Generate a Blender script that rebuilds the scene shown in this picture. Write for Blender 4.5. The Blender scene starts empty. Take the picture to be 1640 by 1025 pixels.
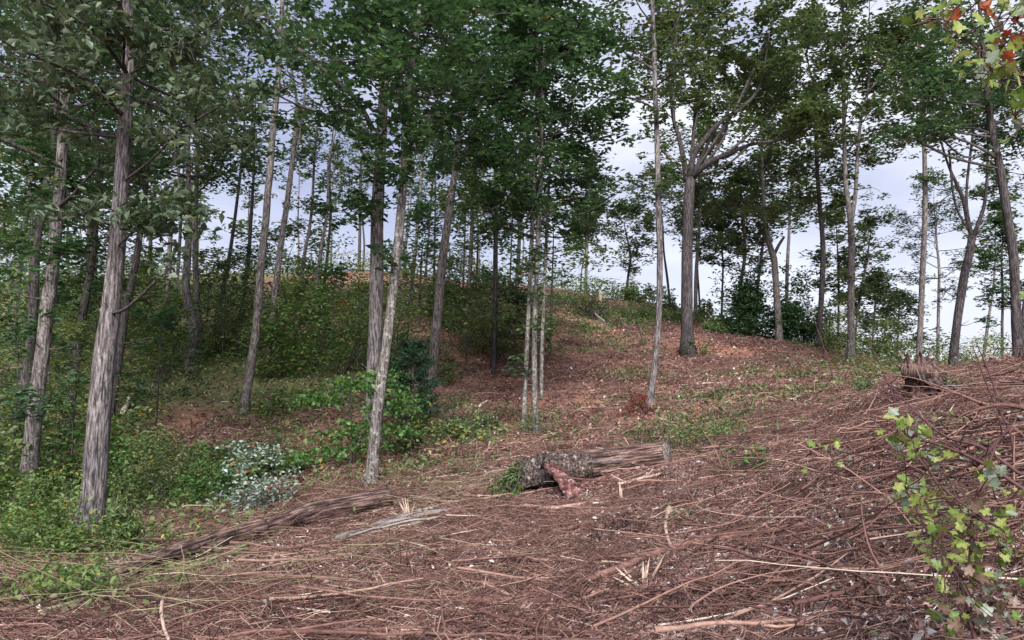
import bpy, math, random
import numpy as np
from mathutils import Vector

random.seed(7)
RNG = np.random.default_rng(7)
R = math.radians
S = bpy.context.scene
COL = S.collection

# ------------------------------------------------------------------ camera
F = 1184.0                      # focal length in pixels of the 1640 px wide photo
PITCH = R(6.0)
EYE = np.array([0.0, 0.0, 1.6])
cam = bpy.data.cameras.new('camera')
cam.sensor_width = 36.0
cam.lens = 36.0 * F / 1640.0
cam.clip_start = 0.05
cam.clip_end = 3000
camo = bpy.data.objects.new('camera', cam)
COL.objects.link(camo)
camo.location = EYE
camo.rotation_euler = (R(90) + PITCH, 0, 0)
S.camera = camo

# ------------------------------------------------------------------ sky and sun
SUN_EL, SUN_ROT = R(33), R(178)
w = bpy.data.worlds.new('World')
S.world = w
w.use_nodes = True
nt = w.node_tree
nt.nodes.clear()
N = nt.nodes.new
L = nt.links.new
out = N('ShaderNodeOutputWorld')
bg = N('ShaderNodeBackground')
bg.inputs['Strength'].default_value = 0.05
sky = N('ShaderNodeTexSky')
sky.sky_type = 'NISHITA'
sky.sun_disc = False
sky.sun_elevation = SUN_EL
sky.sun_rotation = SUN_ROT
tc = N('ShaderNodeTexCoord')
mp = N('ShaderNodeMapping')
mp.inputs['Scale'].default_value = (1.3, 1.3, 3.2)
mp.inputs['Location'].default_value = (0.35, 0.1, 0.42)
no = N('ShaderNodeTexNoise')
no.inputs['Scale'].default_value = 2.1
no.inputs['Detail'].default_value = 7
no.inputs['Roughness'].default_value = 0.5
cr = N('ShaderNodeValToRGB')
cr.color_ramp.elements[0].position = 0.34
cr.color_ramp.elements[0].color = (1.75, 1.9, 2.85, 1)
cr.color_ramp.elements[1].position = 0.66
cr.color_ramp.elements[1].color = (4.2, 4.25, 4.7, 1)
e = cr.color_ramp.elements.new(0.5)
e.color = (2.7, 2.8, 3.55, 1)
# towards the horizon the cloud deck pales
sx = N('ShaderNodeSeparateXYZ')
mr = N('ShaderNodeMapRange')
mr.inputs['From Min'].default_value = 0.04
mr.inputs['From Max'].default_value = 0.30
mr.inputs['To Min'].default_value = 0.75
mr.inputs['To Max'].default_value = 0.0
hz = N('ShaderNodeMix')
hz.data_type = 'RGBA'
hz.inputs[7].default_value = (3.8, 3.85, 4.3, 1)
mx = N('ShaderNodeMix')
mx.data_type = 'RGBA'
mx.inputs[0].default_value = 0.9
L(tc.outputs['Generated'], mp.inputs['Vector'])
L(mp.outputs['Vector'], no.inputs['Vector'])
L(no.outputs['Fac'], cr.inputs['Fac'])
L(tc.outputs['Generated'], sx.inputs[0])
L(sx.outputs['Z'], mr.inputs['Value'])
L(mr.outputs['Result'], hz.inputs[0])
L(cr.outputs['Color'], hz.inputs[6])
L(sky.outputs['Color'], mx.inputs[6])
L(hz.outputs[2], mx.inputs[7])
L(mx.outputs[2], bg.inputs['Color'])
L(bg.outputs[0], out.inputs[0])

sl = bpy.data.lights.new('sun', 'SUN')
sl.energy = 1.5
sl.angle = R(28)
sl.color = (1.0, 0.975, 0.94)
slo = bpy.data.objects.new('sun', sl)
COL.objects.link(slo)
slo.rotation_euler = (R(90) - SUN_EL, 0, R(180) - SUN_ROT + R(0))

S.view_settings.view_transform = 'Standard'
S.view_settings.look = 'None'
S.view_settings.gamma = 1
S.view_settings.use_curve_mapping = False
S.view_settings.exposure = 2.35
S.render.engine = 'CYCLES'
S.cycles.max_bounces = 5
S.cycles.transparent_max_bounces = 4

# ------------------------------------------------------------------ view geometry used to measure places off the photograph
cp, sp = math.cos(PITCH), math.sin(PITCH)


def ray(px, py):
    u = (px - 820.0) / F
    v = (512.5 - py) / F
    return np.array([u, cp - v * sp, sp + v * cp])


def P(px, py, Y):
    """world point seen at a photo pixel, at forward distance Y"""
    d = ray(px, py)
    return EYE + d * (Y / d[1])


# ------------------------------------------------------------------ noise
def _h(i, j, k, s):
    n = (i * 374761393 + j * 668265263 + k * 1274126177 + s * 362437) & 0xFFFFFFFF
    n = ((n ^ (n >> 13)) * 1274126177) & 0xFFFFFFFF
    n = (n ^ (n >> 16)) & 0xFFFF
    return n / 65535.0


def vnoise(p, s=0):
    p = np.asarray(p, float)
    i = np.floor(p).astype(np.int64)
    f = p - i
    f = f * f * (3 - 2 * f)
    r = 0
    for a in (0, 1):
        for b in (0, 1):
            for c in (0, 1):
                wgt = (f[..., 0] if a else 1 - f[..., 0]) * (f[..., 1] if b else 1 - f[..., 1]) * (f[..., 2] if c else 1 - f[..., 2])
                r = r + wgt * _h(i[..., 0] + a, i[..., 1] + b, i[..., 2] + c, s)
    return r * 2 - 1


def fbm2(x, y, sc, s=0, oct=3):
    r = 0
    a = 1.0
    for o in range(oct):
        q = np.stack([x / sc * 2 ** o, y / sc * 2 ** o, np.full_like(x, 3.7 + o)], -1)
        r = r + a * vnoise(q, s + o)
        a *= 0.5
    return r


# ------------------------------------------------------------------ terrain
COLS = [-200, 0, 200, 400, 600, 850, 1040, 1240, 1450, 1640, 1840]
PROF = {   # photo column : (distance, photo row of the ground there)
    -200: [(3, 1130), (5, 1010), (8, 955), (12, 900), (16, 850), (21, 780), (27, 680), (33, 590), (50, 480), (60, 455), (80, 470)],
    0:    [(3, 1130), (5, 1010), (8, 940), (12, 880), (16, 820), (21, 740), (27, 650), (33, 570), (50, 470), (60, 450), (80, 465)],
    200:  [(3, 1130), (4.6, 1025), (7, 935), (9, 905), (12, 862), (16, 790), (19, 735), (24, 655), (32, 560), (42, 500), (50, 458), (60, 442), (80, 455)],
    400:  [(3, 1130), (4.6, 1025), (7, 920), (9.5, 856), (12, 838), (15, 780), (19, 705), (24, 630), (30, 560), (40, 495), (50, 455), (60, 436), (80, 450)],
    600:  [(3, 1130), (4.6, 1025), (7, 900), (10.5, 812), (13, 785), (16, 722), (20, 655), (25, 595), (30, 545), (40, 484), (50, 452), (60, 432), (80, 448)],
    850:  [(3, 1125), (4.5, 1025), (7, 885), (10.3, 790), (14, 738), (17.5, 695), (21, 648), (26, 598), (32, 550), (40, 502), (48, 470), (56, 452), (80, 500)],
    1040: [(3, 1120), (4.4, 1025), (7, 850), (11, 735), (14, 700), (19, 662), (24, 620), (31, 570), (38, 525), (46, 493), (53, 478), (80, 540)],
    1240: [(3, 1110), (4.2, 1025), (7, 808), (10, 710), (14, 655), (20, 620), (27, 590), (34, 562), (39, 543), (44, 545), (80, 600)],
    1450: [(3, 1100), (4.0, 1025), (6, 800), (8.5, 668), (10.5, 622), (14, 622), (20, 612), (26, 604), (33, 592), (42, 585), (80, 640)],
    1640: [(2.6, 1100), (3.6, 1025), (6, 760), (8.5, 636), (12, 592), (16, 590), (22, 592), (30, 590), (42, 590), (80, 650)],
    1840: [(2.6, 1080), (3.6, 980), (6, 710), (8.5, 600), (12, 575), (16, 575), (22, 580), (30, 585), (42, 590), (80, 650)],
}
RK = np.array([0, 1.5, 3, 4.5, 6, 7.5, 9, 10.5, 12, 14, 16, 18, 21, 24, 27, 30, 34, 38, 42, 46, 50, 55, 60, 70, 80, 110, 150, 600])
AZ = []
ZT = []
for c in COLS:
    AZ.append(math.atan((c - 820) / (F * cp)))
    rr = [0.0]
    zz = [0.0]
    for (r, py) in PROF[c]:
        d = ray(820, py)
        rr.append(r)
        zz.append(1.6 + r * d[2] / d[1] * math.cos(AZ[-1]))
    zend = zz[-1]
    rr += [110, 150, 600]
    zz += [zend - 4, zend - 10, zend - 25]
    ZT.append(np.interp(RK, rr, zz))
AZ = [-math.pi, -1.9] + AZ + [1.9, math.pi]
back = np.interp(RK, [0, 5, 20, 60, 600], [0, 0.1, 1.0, 2.0, -10])
ZT = [back, ZT[0] * 0.6 + back * 0.4] + ZT + [ZT[-1] * 0.6 + back * 0.4, back]
AZ = np.array(AZ)
ZT = np.array(ZT)


def raw_h(x, y):
    r = np.hypot(x, y)
    a = np.arctan2(x, y)
    ri = np.interp(r, RK, np.arange(len(RK)))
    ai = np.interp(a, AZ, np.arange(len(AZ)))
    r0 = np.clip(np.floor(ri).astype(int), 0, len(RK) - 2)
    a0 = np.clip(np.floor(ai).astype(int), 0, len(AZ) - 2)
    fr = ri - r0
    fa = ai - a0
    fa = fa * fa * (3 - 2 * fa)
    return (ZT[a0, r0] * (1 - fa) * (1 - fr) + ZT[a0 + 1, r0] * fa * (1 - fr) + ZT[a0, r0 + 1] * (1 - fa) * fr + ZT[a0 + 1, r0 + 1] * fa * fr)


GX0, GY0, GS, GN = -70.0, -30.0, 0.25, 561
gx = GX0 + GS * np.arange(GN)
XX, YY = np.meshgrid(gx, GY0 + GS * np.arange(GN), indexing='ij')
HH = raw_h(XX, YY)
far_w = np.clip((np.hypot(XX, YY) - 10) / 25, 0, 1)


def blur(a, n):
    for _ in range(n):
        b = a.copy()
        b[1:-1] = (a[:-2] + 2 * a[1:-1] + a[2:]) / 4
        a = b.copy()
        a[:, 1:-1] = (b[:, :-2] + 2 * b[:, 1:-1] + b[:, 2:]) / 4
    return a


HN = blur(HH, 4)
HF = blur(HN, 36)
HH = HN * (1 - far_w) + HF * far_w
HH += fbm2(XX, YY, 4.0, 11) * (0.05 + 0.09 * far_w) + fbm2(XX, YY, 0.9, 23, 2) * 0.035


def G(x, y):
    x = np.asarray(x, float)
    y = np.asarray(y, float)
    ix = np.clip((x - GX0) / GS, 0, GN - 1.001)
    iy = np.clip((y - GY0) / GS, 0, GN - 1.001)
    i = ix.astype(int)
    j = iy.astype(int)
    fx = ix - i
    fy = iy - j
    g = HH[i, j] * (1 - fx) * (1 - fy) + HH[i + 1, j] * fx * (1 - fy) + HH[i, j + 1] * (1 - fx) * fy + HH[i + 1, j + 1] * fx * fy
    ed = np.maximum(np.maximum(GX0 - x, x - (GX0 + GS * (GN - 1))), np.maximum(GY0 - y, y - (GY0 + GS * (GN - 1))))
    far = raw_h(x, y)
    k = np.clip((ed + 6) / 6, 0, 1)
    return g * (1 - k) + far * k


def hit(px, py, near=1.5, farr=90):
    """where the sight line through a photo pixel meets the ground"""
    d = ray(px, py)
    t = np.linspace(near, farr, 2400)
    q = EYE[None] + d[None] * t[:, None]
    below = q[:, 2] < G(q[:, 0], q[:, 1])
    if not below.any():
        return q[-1]
    return q[int(np.argmax(below))]


def on(px, Y, dz=0.0):
    x = (px - 820) / F * Y / cp
    return np.array([x, Y, float(G(x, Y)) + dz])


# ------------------------------------------------------------------ object helpers
def tag(o, label=None, cat=None, group=None, kind=None):
    if label:
        o['label'] = label
    if cat:
        o['category'] = cat
    if group:
        o['group'] = group
    if kind:
        o['kind'] = kind
    return o


def thing(name, loc, label, cat, group=None):
    o = bpy.data.objects.new(name, None)
    o.empty_display_size = 0.2
    COL.objects.link(o)
    o.location = [float(v) for v in loc]
    return tag(o, label, cat, group)


class Geo:
    def __init__(s):
        s.v, s.f, s.c, s.n = [], [], [], 0

    def add(s, v, f, c=None):
        v = np.asarray(v, float).reshape(-1, 3)
        f = np.asarray(f, int).reshape(-1, 3)
        if c is None:
            c = (0.5, 0.5, 0.5)
        c = np.asarray(c, float)
        if c.ndim == 1:
            c = np.tile(c, (len(v), 1))
        s.v.append(v)
        s.f.append(f + s.n)
        s.c.append(c)
        s.n += len(v)

    def mesh(s, name, mat, smooth=False, origin=(0, 0, 0)):
        m = bpy.data.meshes.new(name)
        if s.n == 0:
            return m
        v = np.concatenate(s.v) - np.asarray(origin)[None]
        f = np.concatenate(s.f)
        c = np.concatenate(s.c)
        m.vertices.add(len(v))
        m.vertices.foreach_set('co', v.astype(np.float32).ravel())
        m.loops.add(len(f) * 3)
        m.loops.foreach_set('vertex_index', f.astype(np.int32).ravel())
        m.polygons.add(len(f))
        m.polygons.foreach_set('loop_start', np.arange(0, len(f) * 3, 3, dtype=np.int32))
        if smooth:
            m.polygons.foreach_set('use_smooth', np.ones(len(f), bool))
        m.update(calc_edges=True)
        a = m.color_attributes.new('tint', 'FLOAT_COLOR', 'POINT')
        a.data.foreach_set('color', np.concatenate([c, np.ones((len(c), 1))], 1).astype(np.float32).ravel())
        if mat:
            m.materials.append(mat)
        return m

    def build(s, name, mat, parent=None, smooth=False, kind=None, label=None):
        org = (0, 0, 0)
        if parent is not None:
            org = tuple(parent.location)
            if parent.parent is not None:
                org = tuple(np.array(org) + np.array(parent.parent.location))
        if parent is None:
            mn = np.concatenate(s.v)
            org = (mn.min(0) + mn.max(0)) / 2
            org[2] = mn[:, 2].min()
        m = s.mesh(name, mat, smooth, org)
        o = bpy.data.objects.new(name, m)
        COL.objects.link(o)
        if parent is not None:
            o.parent = parent
        else:
            o.location = [float(q) for q in org]
        if kind:
            o['kind'] = kind
        if label:
            o['label'] = label
        return o


def spline(pts, per):
    """Catmull-Rom through rows of pts, about `per` metres between samples"""
    p = np.asarray(pts, float)
    if len(p) < 3:
        n = max(2, int(np.linalg.norm(p[-1, :3] - p[0, :3]) / per) + 1)
        t = np.linspace(0, 1, n)[:, None]
        return p[0] * (1 - t) + p[-1] * t
    q = np.vstack([2 * p[0] - p[1], p, 2 * p[-1] - p[-2]])
    o = []
    for i in range(1, len(q) - 2):
        n = max(1, int(round(np.linalg.norm(q[i + 1, :3] - q[i, :3]) / per)))
        t = np.arange(n)[:, None] / n
        a, b, c, d = q[i - 1], q[i], q[i + 1], q[i + 2]
        o.append(0.5 * ((2 * b) + (c - a) * t + (2 * a - 5 * b + 4 * c - d) * t * t + (3 * b - a - 3 * c + d) * t ** 3))
    o.append(p[-1:])
    return np.vstack(o)


def tube(g, pts, rad, sides=6, rough=0.0, col=(0.5, 0.5, 0.5), cap=True, seed=0, ell=None, rs=3.0):
    pts = np.asarray(pts, float)
    rad = np.broadcast_to(np.asarray(rad, float), (len(pts),))
    n = len(pts)
    tan = np.gradient(pts, axis=0)
    tan /= np.linalg.norm(tan, axis=1)[:, None] + 1e-9
    ref = np.array([0.31, 0.95, 0.05])
    if abs(tan[n // 2] @ ref) > 0.9:
        ref = np.array([0.95, -0.2, 0.2])
    a = np.cross(tan, ref)
    a /= np.linalg.norm(a, axis=1)[:, None] + 1e-9
    b = np.cross(tan, a)
    th = np.arange(sides) / sides * 2 * math.pi
    dirs = a[:, None, :] * np.cos(th)[None, :, None] + b[:, None, :] * np.sin(th)[None, :, None]
    rr = np.repeat(rad[:, None], sides, 1)
    if rough:
        q = pts[:, None, :] * rs + dirs * 1.6 + seed * 3.1
        rr = rr * (1 + rough * vnoise(q, seed) + rough * 0.6 * vnoise(q * 2.7, seed + 1))
    v = pts[:, None, :] + dirs * rr[..., None]
    i = np.arange(n - 1)[:, None] * sides
    j = np.arange(sides)[None]
    j2 = (j + 1) % sides
    A, B, C, D = i + j, i + j2, i + sides + j2, i + sides + j
    f = np.concatenate([np.stack([A, B, C], -1).reshape(-1, 3), np.stack([A, C, D], -1).reshape(-1, 3)])
    v = v.reshape(-1, 3)
    if isinstance(col, str):      # grain coordinates: metres along and round the log
        arc = np.concatenate([[0], np.cumsum(np.linalg.norm(np.diff(pts, axis=0), axis=1))])
        col = np.stack([np.repeat(arc[:, None], sides, 1), rr * np.cos(th)[None], rr * np.sin(th)[None]], -1).reshape(-1, 3)
        if cap:
            col = np.vstack([col, [[0, 0, 0], [arc[-1], 0, 0]]])
    if cap:
        v = np.vstack([v, pts[:1], pts[-1:]])
        k = np.arange(sides)
        k2 = (k + 1) % sides
        f = np.vstack([f, np.stack([k2, k, np.full(sides, n * sides)], -1), np.stack([(n - 1) * sides + k, (n - 1) * sides + k2, np.full(sides, n * sides + 1)], -1)])
    g.add(v, f, col)


def leaves(g, c, size, up=0.75, tint=None, wid=0.5, dirn=None, rng=RNG, fold=0.12):
    """rhombic folded leaves, two triangles each, at centres c"""
    n = len(c)
    if n == 0:
        return
    size = size * rng.uniform(0.65, 1.3, n)
    nr = rng.normal(size=(n, 3))
    nr /= np.linalg.norm(nr, axis=1)[:, None]
    nr = nr * (1 - up) + np.array([0, 0, 1.0]) * up
    nr /= np.linalg.norm(nr, axis=1)[:, None]
    d = rng.normal(size=(n, 3)) if dirn is None else dirn + rng.normal(size=(n, 3)) * 0.5
    d = d - (d * nr).sum(1)[:, None] * nr
    d /= np.linalg.norm(d, axis=1)[:, None] + 1e-9
    s = np.cross(nr, d)
    hl = d * (size / 2)[:, None]
    hw = s * (size * wid / 2)[:, None]
    lift = nr * (size * fold)[:, None]
    mid = c - hl * 0.1
    v = np.stack([c - hl, mid - hw + lift, c + hl - lift * 0.6, mid + hw + lift], 1).reshape(-1, 3)
    k = np.arange(n)[:, None] * 4
    f = np.concatenate([k + np.array([[0, 2, 1]]), k + np.array([[0, 3, 2]])])
    if tint is None:
        tint = np.stack([rng.random(n), rng.random(n), rng.random(n)], 1)
    g.add(v, f, np.repeat(tint, 4, 0))


# ------------------------------------------------------------------ materials
def new_mat(name):
    m = bpy.data.materials.new(name)
    m.use_nodes = True
    t = m.node_tree
    b = t.nodes['Principled BSDF']
    return m, t, b


def ramp(t, stops):
    r = t.nodes.new('ShaderNodeValToRGB')
    el = r.color_ramp.elements
    while len(el) < len(stops):
        el.new(0.5)
    for e, (p, c) in zip(el, stops):
        e.position = p
        e.color = (*c, 1)
    return r


def noise_node(t, scale, detail=4, rough=0.55, vec=None, scl=None):
    n = t.nodes.new('ShaderNodeTexNoise')
    n.inputs['Scale'].default_value = scale
    n.inputs['Detail'].default_value = detail
    n.inputs['Roughness'].default_value = rough
    tc = t.nodes.new('ShaderNodeTexCoord')
    if scl:
        mp = t.nodes.new('ShaderNodeMapping')
        mp.inputs['Scale'].default_value = scl
        t.links.new(tc.outputs['Object'], mp.inputs['Vector'])
        t.links.new(mp.outputs['Vector'], n.inputs['Vector'])
    else:
        t.links.new(tc.outputs['Object'], n.inputs['Vector'])
    return n


def mixc(t, fac, a, b, mode='MIX'):
    m = t.nodes.new('ShaderNodeMix')
    m.data_type = 'RGBA'
    m.blend_type = mode
    for sock, val in ((0, fac), (6, a), (7, b)):
        if isinstance(val, (int, float)):
            m.inputs[sock].default_value = val
        elif isinstance(val, tuple):
            m.inputs[sock].default_value = (*val, 1)
        else:
            t.links.new(val, m.inputs[sock])
    return m.outputs[2]


def leaf_mat(name, stops, accent=None, trans=0.36, rough=0.5, acc_at=0.93):
    """stops: colours along the tint's red channel; accent: odd leaf colour where green channel is high"""
    m, t, b = new_mat(name)
    at = t.nodes.new('ShaderNodeAttribute')
    at.attribute_name = 'tint'
    sep = t.nodes.new('ShaderNodeSeparateColor')
    t.links.new(at.outputs['Color'], sep.inputs[0])
    rp = ramp(t, stops)
    t.links.new(sep.outputs[0], rp.inputs[0])
    c = rp.outputs[0]
    if accent:
        gt = t.nodes.new('ShaderNodeMath')
        gt.operation = 'GREATER_THAN'
        gt.inputs[1].default_value = acc_at
        t.links.new(sep.outputs[1], gt.inputs[0])
        c = mixc(t, gt.outputs[0], c, accent)
    t.links.new(c, b.inputs['Base Color'])
    b.inputs['Roughness'].default_value = rough
    b.inputs['Specular IOR Level'].default_value = 0.35
    tr = t.nodes.new('ShaderNodeBsdfTranslucent')
    t.links.new(mixc(t, 1.0, c, (1.1, 1.2, 0.75), 'MULTIPLY'), tr.inputs['Color'])
    ms = t.nodes.new('ShaderNodeMixShader')
    ms.inputs[0].default_value = trans
    t.links.new(b.outputs[0], ms.inputs[1])
    t.links.new(tr.outputs[0], ms.inputs[2])
    t.links.new(ms.outputs[0], t.nodes['Material Output'].inputs['Surface'])
    return m


def bark_mat(name, dark, mid, light, lichen=0.0, vert=(3.2, 3.2, 0.42), bump=0.5, lcol=(0.42, 0.43, 0.38), grain_=False):
    m, t, b = new_mat(name)
    n1 = noise_node(t, 11.0, 6, 0.65, scl=vert)
    if grain_:
        ga = t.nodes.new('ShaderNodeAttribute')
        ga.attribute_name = 'tint'
        t.links.new(ga.outputs['Vector'], n1.inputs['Vector'].links[0].from_node.inputs['Vector'])
    n2 = noise_node(t, 1.3, 4)
    n3 = noise_node(t, 34, 4, 0.7, scl=(1, 1, 0.6))
    rp = ramp(t, [(0.40, dark), (0.5, mid), (0.62, light)])
    t.links.new(n1.outputs[0], rp.inputs[0])
    rp2 = ramp(t, [(0.3, (0.66, 0.66, 0.7)), (0.7, (1.2, 1.17, 1.12))])
    t.links.new(n2.outputs[0], rp2.inputs[0])
    c = mixc(t, 1.0, rp.outputs[0], rp2.outputs[0], 'MULTIPLY')
    rp3 = ramp(t, [(0.35, (0.6, 0.6, 0.6)), (0.65, (1.25, 1.25, 1.25))])
    t.links.new(n3.outputs[0], rp3.inputs[0])
    c = mixc(t, 0.7, c, rp3.outputs[0], 'MULTIPLY')
    if lichen > 0:
        n4 = noise_node(t, 13, 6, 0.7)
        r4 = ramp(t, [(0.60 - lichen * 0.2, (0, 0, 0)), (0.66 - lichen * 0.2, (1, 1, 1))])
        t.links.new(n4.outputs[0], r4.inputs[0])
        c = mixc(t, r4.outputs[0], c, lcol)
    t.links.new(c, b.inputs['Base Color'])
    b.inputs['Roughness'].default_value = 0.92
    b.inputs['Specular IOR Level'].default_value = 0.2
    bp = t.nodes.new('ShaderNodeBump')
    bp.inputs['Strength'].default_value = bump
    bp.inputs['Distance'].default_value = 0.04
    t.links.new(n1.outputs[0], bp.inputs['Height'])
    b2 = t.nodes.new('ShaderNodeBump')
    b2.inputs['Strength'].default_value = 0.4
    b2.inputs['Distance'].default_value = 0.008
    t.links.new(n3.outputs[0], b2.inputs['Height'])
    t.links.new(bp.outputs[0], b2.inputs['Normal'])
    t.links.new(b2.outputs[0], b.inputs['Normal'])
    return m


def tint_mat(name, stops, rough=0.85, nscale=25.0):
    """dry twigs and litter: colour per piece from the tint's red channel, small grain"""
    m, t, b = new_mat(name)
    at = t.nodes.new('ShaderNodeAttribute')
    at.attribute_name = 'tint'
    sep = t.nodes.new('ShaderNodeSeparateColor')
    t.links.new(at.outputs['Color'], sep.inputs[0])
    rp = ramp(t, stops)
    t.links.new(sep.outputs[0], rp.inputs[0])
    n = noise_node(t, nscale, 3)
    r2 = ramp(t, [(0.3, (0.65, 0.65, 0.65)), (0.7, (1.25, 1.25, 1.25))])
    t.links.new(n.outputs[0], r2.inputs[0])
    t.links.new(mixc(t, 1.0, rp.outputs[0], r2.outputs[0], 'MULTIPLY'), b.inputs['Base Color'])
    b.inputs['Roughness'].default_value = rough
    b.inputs['Specular IOR Level'].default_value = 0.25
    return m


M = {}
M['leaf_dark'] = leaf_mat('dark_green_leaves', [(0.0, (0.03, 0.06, 0.032)), (0.5, (0.062, 0.122, 0.06)), (0.85, (0.105, 0.185, 0.095)), (1.0, (0.17, 0.25, 0.14))], (0.2, 0.17, 0.03), acc_at=0.985)
M['leaf_olive'] = leaf_mat('olive_green_leaves', [(0.0, (0.042, 0.064, 0.032)), (0.5, (0.09, 0.13, 0.062)), (0.85, (0.14, 0.19, 0.09)), (1.0, (0.21, 0.25, 0.12))], (0.24, 0.16, 0.03), acc_at=0.97)
M['leaf_grey'] = leaf_mat('grey_green_leaves', [(0.0, (0.035, 0.06, 0.032)), (0.5, (0.08, 0.115, 0.066)), (0.85, (0.15, 0.19, 0.125)), (1.0, (0.25, 0.28, 0.2))], (0.2, 0.18, 0.05), acc_at=0.985, rough=0.4)
M['leaf_pale'] = leaf_mat('pale_green_leaves', [(0.0, (0.05, 0.09, 0.03)), (0.5, (0.10, 0.17, 0.05)), (1.0, (0.2, 0.27, 0.09))], (0.35, 0.27, 0.06), acc_at=0.95, trans=0.35)
M['leaf_bright'] = leaf_mat('bright_green_leaves', [(0.0, (0.035, 0.09, 0.022)), (0.5, (0.075, 0.165, 0.042)), (1.0, (0.15, 0.26, 0.075))], (0.3, 0.25, 0.05), acc_at=0.98, trans=0.35)
M['leaf_brush'] = leaf_mat('undergrowth_leaves', [(0.0, (0.06, 0.095, 0.04)), (0.4, (0.135, 0.185, 0.075)), (0.8, (0.23, 0.28, 0.12)), (1.0, (0.38, 0.39, 0.18))], (0.38, 0.25, 0.04), acc_at=0.965)
M['leaf_silver'] = leaf_mat('silvery_leaves', [(0.0, (0.06, 0.10, 0.07)), (0.5, (0.16, 0.22, 0.18)), (1.0, (0.38, 0.45, 0.40))], (0.3, 0.07, 0.05), acc_at=0.95, trans=0.15)
M['leaf_back'] = leaf_mat('pale_leaf_undersides', [(0.0, (0.13, 0.10, 0.10)), (0.5, (0.26, 0.23, 0.235)), (1.0, (0.5, 0.48, 0.48))], (0.3, 0.38, 0.22), acc_at=0.8, trans=0.1)
M['leaf_red'] = leaf_mat('red_autumn_leaves', [(0.0, (0.09, 0.015, 0.018)), (0.5, (0.2, 0.035, 0.04)), (1.0, (0.33, 0.10, 0.07))], (0.12, 0.14, 0.03), acc_at=0.9)
M['leaf_wilt'] = leaf_mat('wilted_leaves', [(0.0, (0.06, 0.055, 0.03)), (0.5, (0.16, 0.15, 0.085)), (1.0, (0.32, 0.30, 0.18))], (0.14, 0.2, 0.06), acc_at=0.85)
M['leaf_brown'] = leaf_mat('dead_brown_leaves', [(0.0, (0.04, 0.022, 0.02)), (1.0, (0.13, 0.08, 0.06))], trans=0.1)
M['needle'] = leaf_mat('pine_needles', [(0.0, (0.02, 0.055, 0.03)), (1.0, (0.07, 0.14, 0.07))], trans=0.15)
M['grass'] = leaf_mat('grass_blades', [(0.0, (0.05, 0.10, 0.03)), (0.6, (0.11, 0.17, 0.06)), (1.0, (0.25, 0.27, 0.13))], trans=0.25)

M['bark_grey'] = bark_mat('pale_grey_bark', (0.045, 0.038, 0.038), (0.15, 0.132, 0.134), (0.3, 0.272, 0.278), 0.0, bump=0.9)
M['bark_mid'] = bark_mat('grey_brown_bark', (0.045, 0.037, 0.036), (0.13, 0.113, 0.11), (0.25, 0.225, 0.22), 0.12, lcol=(0.24, 0.24, 0.21), bump=0.7)
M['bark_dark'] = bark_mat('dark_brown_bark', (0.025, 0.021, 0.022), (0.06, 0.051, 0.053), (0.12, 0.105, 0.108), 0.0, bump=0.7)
M['bark_lichen'] = bark_mat('lichen_mottled_bark', (0.055, 0.046, 0.044), (0.14, 0.125, 0.115), (0.24, 0.22, 0.205), 0.35, bump=0.6, lcol=(0.27, 0.26, 0.24))
M['bark_branch'] = bark_mat('branch_bark', (0.03, 0.026, 0.026), (0.07, 0.062, 0.06), (0.14, 0.125, 0.12), 0.0, bump=0.2)
M['log_wood'] = bark_mat('weathered_log_wood', (0.022, 0.014, 0.014), (0.11, 0.066, 0.058), (0.34, 0.235, 0.2), 0.0, vert=(0.25, 3.4, 3.4), grain_=True, bump=1.0, lcol=(0.45, 0.36, 0.32))
M['log_grey'] = bark_mat('grey_split_wood', (0.06, 0.05, 0.05), (0.2, 0.17, 0.165), (0.42, 0.37, 0.35), 0.0, vert=(0.25, 3.4, 3.4), grain_=True, bump=1.0)
M['rot_wood'] = bark_mat('rotten_red_wood', (0.05, 0.02, 0.02), (0.14, 0.062, 0.058), (0.3, 0.17, 0.155), 0.1, vert=(1.6, 1.6, 1.6), bump=1.0, lcol=(0.5, 0.38, 0.36))
M['log_lichen'] = bark_mat('lichen_crusted_bark', (0.03, 0.022, 0.02), (0.10, 0.074, 0.064), (0.25, 0.195, 0.17), 0.1, vert=(3.2, 3.2, 3.2), bump=1.2, lcol=(0.42, 0.36, 0.33))
M['twig'] = tint_mat('dry_twigs', [(0.0, (0.04, 0.021, 0.019)), (0.35, (0.145, 0.073, 0.062)), (0.75, (0.32, 0.185, 0.15)), (0.94, (0.48, 0.35, 0.28)), (1.0, (0.65, 0.55, 0.45))])
M['straw'] = tint_mat('pale_dead_stems', [(0.0, (0.16, 0.13, 0.075)), (0.6, (0.33, 0.28, 0.17)), (1.0, (0.48, 0.43, 0.29))])
M['litter'] = tint_mat('leaf_litter_and_chips', [(0.0, (0.07, 0.038, 0.037)), (0.45, (0.22, 0.118, 0.108)), (0.75, (0.38, 0.24, 0.21)), (0.92, (0.5, 0.4, 0.37)), (1.0, (0.68, 0.63, 0.62))])
M['stem_red'] = tint_mat('dark_red_stems', [(0.0, (0.05, 0.022, 0.025)), (1.0, (0.14, 0.07, 0.07))])
M['raw_wood'] = tint_mat('splintered_raw_wood', [(0.0, (0.3, 0.19, 0.14)), (1.0, (0.55, 0.42, 0.33))], nscale=40)


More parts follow.
